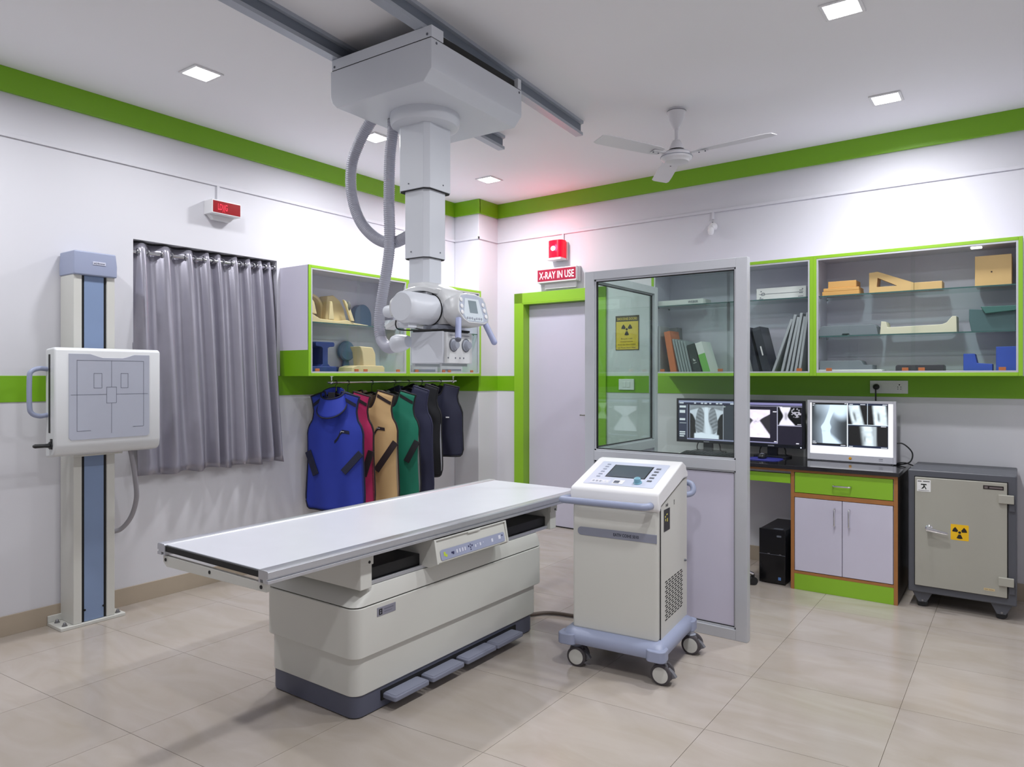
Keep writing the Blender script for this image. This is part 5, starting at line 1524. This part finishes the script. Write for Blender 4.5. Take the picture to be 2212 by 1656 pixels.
def pic_chest(U, V):
    img = [np.full_like(U, c) for c in (0.012, 0.014, 0.03)]
    put(img, rect(U, V, 0, 1, 0, 0.075), (0.30, 0.31, 0.48))
    put(img, rect(U, V, 0.01, 0.99, 0.045, 0.085), (0.02, 0.02, 0.05))
    for a, b in ((0.02, 0.09), (0.28, 0.31), (0.40, 0.44), (0.46, 0.51), (0.55, 0.58), (0.66, 0.70), (0.72, 0.77), (0.90, 0.98)):
        put(img, rect(U, V, a, b, 0.045, 0.075), (0.55, 0.56, 0.66))
    put(img, rect(U, V, 0.0, 0.15, 0.10, 0.92), (0.03, 0.035, 0.07))
    for c, d, w in ((0.13, 0.185, 0.13), (0.25, 0.32, 0.12), (0.46, 0.51, 0.12), (0.57, 0.585, 0.14), (0.80, 0.83, 0.12), (0.85, 0.875, 0.12), (0.90, 0.93, 0.10)):
        put(img, rect(U, V, 0.02, w, c, d), (0.62, 0.64, 0.72))
    put(img, rect(U, V, 0.155, 0.20, 0.10, 0.96), (0.015, 0.015, 0.03))
    for a in (0.153, 0.198):
        put(img, rect(U, V, a, a + 0.005, 0.10, 0.95), (0.35, 0.36, 0.5))
    x, y = (U - 0.495) / 0.285, (V - 0.11) / 0.85
    inside = rect(U, V, 0.205, 0.78, 0.11, 0.955)
    wide = 0.62 + 0.55 * sst(0.30, 0.10, y) - 0.0 * y + 0.30 * sst(0.55, 0.12, y)
    body = sst(wide + 0.06, wide - 0.02, np.abs(x)) * sst(0.0, 0.10, y + 0.25 - 0.25 * np.abs(x) ** 0.5 * 0 - 0.16)
    sh = sst(0.02, 0.09, y - 0.10 * np.abs(x) ** 1.5)
    g = 0.62 * body * np.maximum(sh, 0.35)
    g = g + 0.12 * body * noise2(U, V, 14, 3)
    for sgn in (-1, 1):
        cx = sgn * 0.36
        ex = (x - cx + sgn * 0.05 * (y - 0.4)) / (0.27 + 0.10 * sst(0.15, 0.75, y))
        ey = (y - 0.45) / 0.40
        lung = sst(1.05, 0.9, np.sqrt(ex ** 2 + np.where(ey > 0, (ey * 0.97) ** 4, ey ** 2)))
        rib = 0.5 + 0.5 * np.sin((y * 9.0 + np.abs(x - sgn * 0.05) * 3.2 - 0.8 * np.abs(x) ** 2) * 2 * PI)
        tone = 0.13 + 0.13 * rib + 0.10 * noise2(U, V, 24, 5)
        g = g * (1 - lung) + tone * lung
    spine = sst(0.20 + 0.28 * sst(0.45, 0.8, y), 0.08, np.abs(x - 0.10 * sst(0.4, 0.8, y)))
    g = np.maximum(g, 0.86 * spine * sst(0.0, 0.1, y))
    dia = sst(0.0, 0.05, y - 0.78 - 0.10 * np.abs(np.abs(x) - 0.3) ** 1.0 - 0.03 * (x > 0)) * sst(0.80, 0.70, np.abs(x))
    g = np.maximum(g, 0.88 * dia)
    for k in range(3):
        img[k] = img[k] * (1 - inside) + inside * np.clip(g, 0, 1) * (0.86, 0.90, 1.08)[k] * 0.95 + inside * 0.01
    put(img, rect(U, V, 0.785, 0.985, 0.11, 0.955), (0.035, 0.04, 0.055))
    put(img, rect(U, V, 0.782, 0.787, 0.10, 0.96), (0.5, 0.5, 0.62))
    put(img, rect(U, V, 0.15, 0.99, 0.958, 0.99), (0.26, 0.26, 0.42))
    put(img, rect(U, V, 0.79, 0.82, 0.125, 0.15), (0.35, 0.38, 0.42))
    return img

def pic_neck(U, V):
    img = [np.full_like(U, c) for c in (0.014, 0.012, 0.024)]
    put(img, rect(U, V, 0, 1, 0.0, 0.055), (0.22, 0.21, 0.42))
    put(img, rect(U, V, 0, 1, 0.075, 0.085), (0.35, 0.35, 0.5))
    put(img, rect(U, V, 0, 0.6, 0.965, 0.985), (0.3, 0.3, 0.5))
    a = rect(U, V, 0.02, 0.48, 0.17, 0.86)
    x, y = (U - 0.25) / 0.23, (V - 0.17) / 0.69
    half = np.where(y < 0.40, 1.15 - 2.6 * sst(0.05, 0.42, y) * 0.36, 0.22 + 1.5 * (y - 0.40))
    body = sst(half + 0.10, half - 0.06, np.abs(x))
    gq = body * (0.85 + 0.25 * noise2(U, V, 18, 8)) + (1 - body) * (0.03 + 0.25 * sst(0.4, -1.0, x) * sst(0.2, 0.9, y))
    knot = np.exp(-((x / 0.22) ** 2 + ((y - 0.42) / 0.07) ** 2))
    gq = gq * (1 - 0.6 * knot * noise2(U, V, 60, 4))
    for k in range(3):
        img[k] = img[k] * (1 - a) + a * np.clip(gq, 0, 1) * (0.95, 0.88, 1.08)[k]
    put(img, rect(U, V, 0.595, 0.605, 0.08, 0.98), (0.4, 0.4, 0.52))
    put(img, rect(U, V, 0.60, 0.99, 0.535, 0.55), (0.4, 0.4, 0.52))
    a = rect(U, V, 0.615, 0.985, 0.10, 0.53)
    x, y = (U - 0.74) / 0.12, (V - 0.10) / 0.43
    half = 0.75 - 0.5 * np.exp(-((y - 0.5) / 0.3) ** 2) + 0.35 * y ** 3
    body = sst(half + 0.1, half - 0.1, np.abs(x + 0.1 - 0.25 * y ** 3))
    gq = body * (0.92 - 0.5 * np.exp(-((x) / 0.2) ** 2) * sst(0.2, 0.4, y) * sst(0.8, 0.6, y))
    tx = rect(U, V, 0.83, 0.98, 0.12, 0.34) * (noise2(U, V, 37, 12) > 0.62) * 0.45
    for k in range(3):
        img[k] = img[k] * (1 - a) + a * np.clip(gq + tx, 0, 1) * (0.92, 0.9, 1.05)[k]
    for q in ((0.53, 0.59, 0.21, 0.23), (0.55, 0.585, 0.93, 0.95), (0.92, 0.98, 0.50, 0.515), (0.90, 0.95, 0.955, 0.97), (0.62, 0.68, 0.085, 0.095)):
        put(img, rect(U, V, *q), (0.8, 0.8, 0.9))
    return img

def pic_limbs(U, V):
    img = [np.full_like(U, c) for c in (0.93, 0.95, 1.0)]
    put(img, rect(U, V, 0.02, 0.945, 0.0, 0.845), (0.012, 0.02, 0.05))
    # femur and knee
    a = rect(U, V, 0.02, 0.46, 0.0, 0.83)
    cx = 0.285 - 0.085 * sst(0.0, 0.5, V) + 0.01 * sst(0.5, 0.8, V)
    w = 0.028 + 0.03 * np.exp(-((V - 0.48) / 0.07) ** 2) + 0.018 * sst(0.5, 0.6, V)
    bone = sst(w + 0.008, w - 0.004, np.abs(U - cx)) * (1 - 0.35 * np.exp(-((V - 0.555) / 0.012) ** 2))
    edge = np.exp(-((np.abs(U - cx) - w) / 0.007) ** 2)
    soft = 0.42 * np.exp(-((U - cx) / 0.12) ** 2) + 0.35 * sst(0.32, 0.02, V) * sst(0.5, 0.30, U) * sst(0.03, 0.1, U)
    foot = sst(0.12, -0.02, (0.62 + (U - 0.21) * 1.25) - V) * sst(0.19, 0.22, U) * sst(0.42, 0.36, U) * 0.9
    hand = sst(0.16, 0.05, np.hypot((U - 0.40) / 0.9, (V - 0.12) / 1.7)) * 0.8
    gq = np.clip(0.03 + soft + bone * 0.55 + edge * 0.25 + foot + hand, 0, 1) * sst(0.0, 0.04, V)
    lim = rect(U, V, 0.02, 0.46, 0.04, 0.79)
    for k in range(3):
        img[k] = img[k] * (1 - a) + a * (lim * gq * (0.72, 0.90, 1.08)[k] + 0.01)
    # two small pictures on the right
    for (u0, u1, v0, v1, lean, ctr, ww, sd) in ((0.475, 0.70, 0.04, 0.40, 0.25, 0.40, 0.26, 2), (0.71, 0.935, 0.04, 0.40, 0.10, 0.62, 0.30, 6), (0.475, 0.935, 0.44, 0.81, 0.06, 0.52, 0.11, 9)):
        a = rect(U, V, u0, u1, v0, v1)
        x, y = (U - u0) / (u1 - u0), (V - v0) / (v1 - v0)
        d = np.abs(x - ctr - lean * (y - 0.5))
        gq = sst(ww + 0.12, ww - 0.06, d) * (0.75 + 0.35 * noise2(U, V, 22, sd))
        if sd != 9:
            gq = gq * (1 - 0.75 * np.exp(-((x - ctr + 0.08 - lean * (y - 0.5)) / 0.07) ** 2) * sst(0.25, 0.5, y) * sst(0.95, 0.7, y))
        else:
            gq = np.maximum(gq, 0.5 * sst(0.09, 0.04, np.abs(x - 0.66)))
            gq = gq * (1 - 0.6 * np.exp(-(((x - 0.43) / 0.03) ** 2 + ((y - 0.65) / 0.14) ** 2)))
        for k in range(3):
            img[k] = img[k] * (1 - a) + a * np.clip(gq, 0, 1) * (0.86, 1.0, 1.08)[k] * 0.97 + a * 0.01
    put(img, rect(U, V, 0.460, 0.470, 0.0, 0.845), (0.85, 0.93, 1.0))
    put(img, rect(U, V, 0.47, 0.945, 0.405, 0.418), (0.7, 0.82, 0.92))
    put(img, rect(U, V, 0.702, 0.708, 0.0, 0.405), (0.7, 0.82, 0.92))
    for q in ((0.03, 0.06, 0.015, 0.03), (0.03, 0.05, 0.045, 0.06), (0.43, 0.455, 0.01, 0.02), (0.49, 0.53, 0.012, 0.024), (0.62, 0.68, 0.015, 0.028), (0.88, 0.93, 0.015, 0.028), (0.86, 0.92, 0.425, 0.438), (0.03, 0.07, 0.76, 0.772), (0.03, 0.08, 0.80, 0.81), (0.48, 0.53, 0.822, 0.838), (0.86, 0.93, 0.822, 0.838), (0.38, 0.44, 0.815, 0.825)):
        put(img, rect(U, V, *q), (0.8, 0.84, 0.92))
    return img

SCREEN = screen_mat('lit_screen', 1.15)

def screen(par, x0, x1, z0, z1, y, pic, nu=150, nv=96):
    U, V = np.meshgrid((np.arange(nu) + 0.0) / (nu - 1), (np.arange(nv) + 0.0) / (nv - 1))
    img = pic(U, V)
    co = np.zeros((nu * nv, 3))
    co[:, 0] = (x0 + (x1 - x0) * U).ravel(); co[:, 1] = y; co[:, 2] = (z1 - (z1 - z0) * V).ravel()
    idx = np.arange(nu * nv).reshape(nv, nu)
    fc = np.stack([idx[1:, :-1], idx[1:, 1:], idx[:-1, 1:], idx[:-1, :-1]], -1).reshape(-1, 4)
    me = bpy.data.meshes.new('screen')
    me.from_pydata(co.tolist(), [], fc.tolist())
    at = me.color_attributes.new('shown', 'FLOAT_COLOR', 'POINT')
    buf = np.ones((nu * nv, 4)); 
    for k in range(3): buf[:, k] = np.clip(img[k], 0, 1.2).ravel()
    at.data.foreach_set('color', buf.ravel())
    me.materials.append(SCREEN)
    o = bpy.data.objects.new('screen', me); COL.objects.link(o); o.parent = par
    return o

def monitor(label, u0, u1, z0, z1, bez, bot, case, pic, d=0.2, foot=True, logo=True, nu=150):
    loc, rz = on_back((u0 + u1) / 2, TOP, d)
    t = thing('monitor', label, 'monitor', loc, rz)
    w = (u1 - u0) / 2
    a, b = z0 - TOP, z1 - TOP
    g = G()
    g.box(-w, w, 0.0, 0.03, a, b)
    g.box(-w * 0.7, w * 0.7, 0.03, 0.05, a + 0.05, b - 0.05)
    g.obj('case', case, t, bevel=0.003)
    g = G()
    g.box(-w, -w + bez, -0.006, 0.0, a, b); g.box(w - bez, w, -0.006, 0.0, a, b)
    g.box(-w + bez, w - bez, -0.006, 0.0, a, a + bot); g.box(-w + bez, w - bez, -0.006, 0.0, b - bez, b)
    bz = g.obj('bezel', case, t, bevel=0.002)
    screen(t, -w + bez, w - bez, a + bot, b - bez, -0.001, pic, nu)
    if foot:
        G().box(-0.035, 0.035, 0.02, 0.05, 0.0, a + 0.06).obj('stand_neck', case, t, bevel=0.003)
        G().prism(rrect(-0.12, 0.12, -0.05, 0.12, 0.03), 0.0, 0.012).obj('stand_foot', case, t, bevel=0.002)
        G().tube(spline([(-0.05, 0.045, a + 0.04), (-0.09, 0.05, a - 0.01), (-0.10, 0.06, 0.02), (-0.08, 0.08, 0.006)], 6), 0.004, 8).tube(spline([(0.06, 0.045, a + 0.04), (0.085, 0.05, a - 0.02), (0.09, 0.05, 0.02), (0.13, 0.04, 0.006)], 6), 0.005, 8).obj('monitor_lead', BLACKP, t)
    else:
        G().box(-w + 0.03, w - 0.03, 0.004, 0.06, 0.0, a + 0.012).obj('stand_foot', case, t, bevel=0.002)
    if logo:
        G().box(-0.022, 0.022, -0.0068, -0.006, a + bot * 0.35, a + bot * 0.65).obj('maker_mark', mat('mark_grey', (150, 150, 160), 0.4), bz, smooth=False)
    return t, bz, w, a, b

MONB = mat('monitor_black', (26, 28, 36), 0.3)
monitor('black monitor showing a chest X-ray, behind the partition glass', 1.953, 2.440, 0.887, 1.226, 0.016, 0.02, MONB, pic_chest)
mt, bz, w, a, b = monitor('black monitor showing a neck X-ray, between the partition post and white monitor', 2.449, 2.915, 0.885, 1.224, 0.018, 0.024, MONB, pic_neck)
G().lathe([(0.005, 0), (0.005, 0.0015)], (w - 0.025, -0.006, a + 0.008), (0, -1, 0), 10).obj('power_light', emit_mat('power_blue', (220, 230, 255), 1.2), bz)
MONW = mat('monitor_silver', (206, 206, 216), 0.35)
mt, bz, w, a, b = monitor('silver monitor showing bright limb X-rays, right end of the worktop', 2.933, 3.488, 0.819, 1.233, 0.018, 0.044, MONW, pic_limbs, foot=False, logo=False, nu=170)
G().lathe([(0.0095, 0), (0.0095, 0.002), (0.007, 0.003)], (0.0, -0.006, a + 0.022), (0, -1, 0), 18).obj('round_badge', mat('badge_amber', (224, 160, 40), 0.35), bz)
G().box(0.175, 0.20, -0.0066, -0.006, a + 0.026, a + 0.029).box(0.175, 0.20, -0.0066, -0.006, a + 0.016, a + 0.018).obj('bezel_print', GREYD, bz, smooth=False)
G().tube(spline([(w - 0.03, 0.04, a + 0.13), (w + 0.03, 0.05, a + 0.135), (w + 0.085, 0.05, a + 0.08), (w + 0.075, 0.04, a + 0.02), (w + 0.02, 0.03, 0.006), (w - 0.02, 0.045, 0.006)], 8), 0.0045, 8).tube(spline([(w - 0.02, 0.03, 0.006), (w + 0.04, 0.02, 0.02), (w + 0.08, 0.03, 0.008), (w + 0.10, 0.0, 0.006)], 6), 0.004, 8).obj('monitor_lead', BLACKP, mt)

def on_top(x, y): return (x, y, TOP)
t = thing('computer_mouse', 'black mouse on the blue mouse pad', 'mouse', (-1.50, 5.13, TOP + 0.004), math.radians(10))
G().ball((0, 0, 0.010), 0.05, 18, 0.62, 1.05, 0.56).obj('mouse_shell', BLACKP, t)
G().tube([(-0.01, -0.025, 0.034), (0.0, -0.03, 0.036), (0.012, -0.025, 0.034)], 0.002, 6).obj('mouse_trim', GREYP, t)
tag(G().prism(rrect(-0.115, 0.115, -0.10, 0.10, 0.06, 6), 0, 0.004).obj('mouse_pad', mat('pad_blue', (40, 44, 130), 0.5), loc=(-1.475, 5.10, TOP)), 'dark blue mouse pad on the worktop', 'mouse pad')
t = thing('keyboard', 'black keyboard under the chest X-ray monitor', 'keyboard', (-1.84, 5.02, TOP), math.radians(-1))
G().prism([(-0.075, 0), (0.075, 0), (0.075, 0.028), (-0.075, 0.014)], -0.22, 0.22, 'x').obj('keyboard_case', BLACKP, t, bevel=0.003)
g = G()
for r_ in range(5):
    for c in range(15):
        x = -0.205 + c * 0.0275
        y = -0.06 + r_ * 0.026
        z = 0.0155 + (y + 0.075) * 0.0933
        g.box(x, x + 0.022, y, y + 0.02, z, z + 0.004)
kk = g.obj('keys', mat('key_black', (34, 36, 40), 0.5), t, smooth=False)
kk['kind'] = 'stuff'
tag(G().prism([(-0.10, -0.14), (0.10, -0.12), (0.09, 0.14), (-0.11, 0.12)], 0, 0.003).obj('paper_sheet', PAPER, loc=(-2.02, 5.22, TOP), smooth=False), 'white paper lying at the left end of the worktop', 'paper')

# ================================================================ computer tower and stool
t = thing('computer_tower', 'black computer tower on the floor under the worktop', 'computer', (-1.365, 5.115, 0), math.radians(-1))
G().box(-0.085, 0.085, -0.20, 0.20, 0.006, 0.365).obj('tower_case', BLACKP, t, bevel=0.004)
fp_ = G().box(-0.087, 0.087, -0.212, -0.20, 0.004, 0.367).obj('tower_front', mat('tower_gloss', (16, 16, 19), 0.22), t, bevel=0.004)
G().box(-0.086, 0.086, -0.2128, -0.212, 0.196, 0.199).obj('front_seam', GREYD, fp_, smooth=False)
G().box(0.03, 0.06, -0.2132, -0.212, 0.318, 0.33).obj('drive_button', GREYD, fp_, smooth=False)
G().box(0.04, 0.058, -0.2132, -0.212, 0.03, 0.05).obj('blue_sticker', mat('sticker_blue', (90, 130, 190), 0.4), fp_, smooth=False)
g = G()
for x in (-0.03, 0.045):
    g.box(x, x + 0.015, -0.2133, -0.212, 0.199, 0.204)
g.obj('front_ports', STEEL, fp_, smooth=False)
G().box(0.0, 0.06, -0.19, -0.15, 0.365, 0.3658).obj('top_vent', GREYD, t, smooth=False)

t = thing('swivel_stool', 'black swivel stool with chrome star base behind the partition', 'stool', (-1.70, 4.62, 0))
G().lathe([(0.10, 0.40), (0.21, 0.405), (0.232, 0.42), (0.238, 0.46), (0.23, 0.495), (0.20, 0.51), (0.05, 0.515)], seg=36).obj('seat', mat('seat_vinyl', (20, 20, 22), 0.45), t)
G().cyl((0, 0, 0.11), (0, 0, 0.41), 0.022, seg=16).obj('gas_column', CHROME, t)
for k in range(5):
    a = math.radians(40 + 72 * k)
    ca, sa = math.cos(a), math.sin(a)
    lg = G().tube([(r_ * ca, r_ * sa, z) for r_, z in ((0.02, 0.13), (0.12, 0.125), (0.22, 0.105), (0.30, 0.07))], [0.018, 0.016, 0.014, 0.012], 10).obj('star_leg', CHROME, t)
    G().cyl((0.30 * ca - 0.022 * sa, 0.30 * sa + 0.022 * ca, 0.027), (0.30 * ca + 0.022 * sa, 0.30 * sa - 0.022 * ca, 0.027), 0.027, seg=18).cyl((0.30 * ca, 0.30 * sa, 0.03), (0.30 * ca, 0.30 * sa, 0.068), 0.012, seg=10).obj('stool_castor', BLACKP, lg)

# ================================================================ safe
t = thing('radiation_safe', 'dark grey steel safe on castors with a pale door and radiation mark', 'safe', (-0.295, 4.93, 0))
SAFE = mat('safe_grey', (84, 86, 94), 0.42)
SAFED = mat('safe_door_grey', (168, 166, 156), 0.42)
HW = 0.271
G().box(-HW, HW, 0.0, 0.47, 0.09, 0.832).obj('safe_body', SAFE, t, bevel=0.008, seg=3)
dr_ = G().box(-0.233, 0.226, -0.016, 0.002, 0.136, 0.789).obj('safe_door', SAFED, t, bevel=0.003)
G().box(-0.238, 0.231, -0.0012, 0.001, 0.131, 0.794).obj('door_gap', DARK, dr_, smooth=False)
for z in (0.675, 0.205):
    G().box(0.185, 0.258, -0.034, -0.012, z, z + 0.048).obj('hinge', SAFED, t, bevel=0.003)
    G().box(0.235, 0.262, -0.014, 0.0, z - 0.045, z - 0.002).obj('hinge_block', SAFE, t, bevel=0.002)
hd = G().lathe([(0.02, 0), (0.02, 0.006), (0.012, 0.01), (0.012, 0.045)], (-0.158, -0.016, 0.487), (0, -1, 0), 18).obj('safe_handle', CHROME, dr_)
G().tube([(-0.168, -0.058, 0.489), (-0.12, -0.06, 0.482), (-0.06, -0.058, 0.472)], [0.0155, 0.012, 0.008], 12).obj('handle_lever', CHROME, hd)
yl = G().prism(rrect(-0.048, 0.042, 0.435, 0.527, 0.004), -0.0166, -0.0155, 'y').obj('radiation_sticker', mat('sticker_yellow', (240, 190, 20), 0.45), dr_, smooth=False)
g = G(); trefoil(g, (-0.003, -0.0172, 0.481), (1, 0, 0), (0, 0, 1), 0.037); g.obj('radiation_mark', mat('mark_black', (0, 0, 0)), yl, smooth=False)
ws = G().box(-0.222, -0.150, -0.0168, -0.016, 0.705, 0.775).obj('white_sticker', PAPER, dr_, smooth=False)
g = G()
g.box(-0.218, -0.197, -0.0174, -0.0168, 0.764, 0.768); g.box(-0.19, -0.155, -0.0174, -0.0168, 0.764, 0.768)
g.prism([(-0.202, 0.744), (-0.17, 0.744), (-0.173, 0.751), (-0.20, 0.751)], -0.0174, -0.0168, 'y')
g.box(-0.188, -0.183, -0.0174, -0.0168, 0.728, 0.744); g.prism([(-0.2, 0.722), (-0.19, 0.722), (-0.183, 0.735), (-0.176, 0.718), (-0.172, 0.722), (-0.182, 0.742)], -0.0174, -0.0168, 'y')
g.box(-0.215, -0.158, -0.0174, -0.0168, 0.711, 0.7125)
g.obj('sticker_print', DARK, ws, smooth=False)
np_ = G().box(0.112, 0.210, -0.0172, -0.016, 0.748, 0.770).obj('name_plate', mat('plate_black', (30, 20, 20), 0.4), dr_, smooth=False)
G().box(0.118, 0.134, -0.0178, -0.0172, 0.753, 0.765).box(0.142, 0.205, -0.0178, -0.0172, 0.754, 0.763).obj('plate_print', mat('plate_dim', (110, 100, 100), 0.5), np_, smooth=False)
lp_ = G().box(0.115, 0.168, -0.0168, -0.016, 0.165, 0.178).obj('small_plate', mat('plate_buff', (208, 186, 140), 0.5), dr_, smooth=False)
G().box(0.12, 0.135, -0.0174, -0.0168, 0.1705, 0.1725).box(0.14, 0.162, -0.0174, -0.0168, 0.1705, 0.1725).obj('plate_print', mat('plate_dim', (0, 0, 0)), lp_, smooth=False)
for x in (-0.198, 0.198):
    for y in (0.045, 0.42):
        c = G().prism([(x - 0.055, 0.092), (x + 0.055, 0.092), (x + 0.022, 0.028), (x - 0.022, 0.028)], y - 0.024, y + 0.024, 'y').obj('castor_fork', SAFE, t, bevel=0.003)
        G().cyl((x, y - 0.018, 0.03), (x, y + 0.018, 0.03), 0.03, seg=20).obj('castor_wheel', BLACKP, c)
        G().lathe([(0.006, 0), (0.006, 0.005)], (x + 0.002, y - 0.024, 0.04), (0, -1, 0), 10).obj('axle_bolt', STEEL, c)
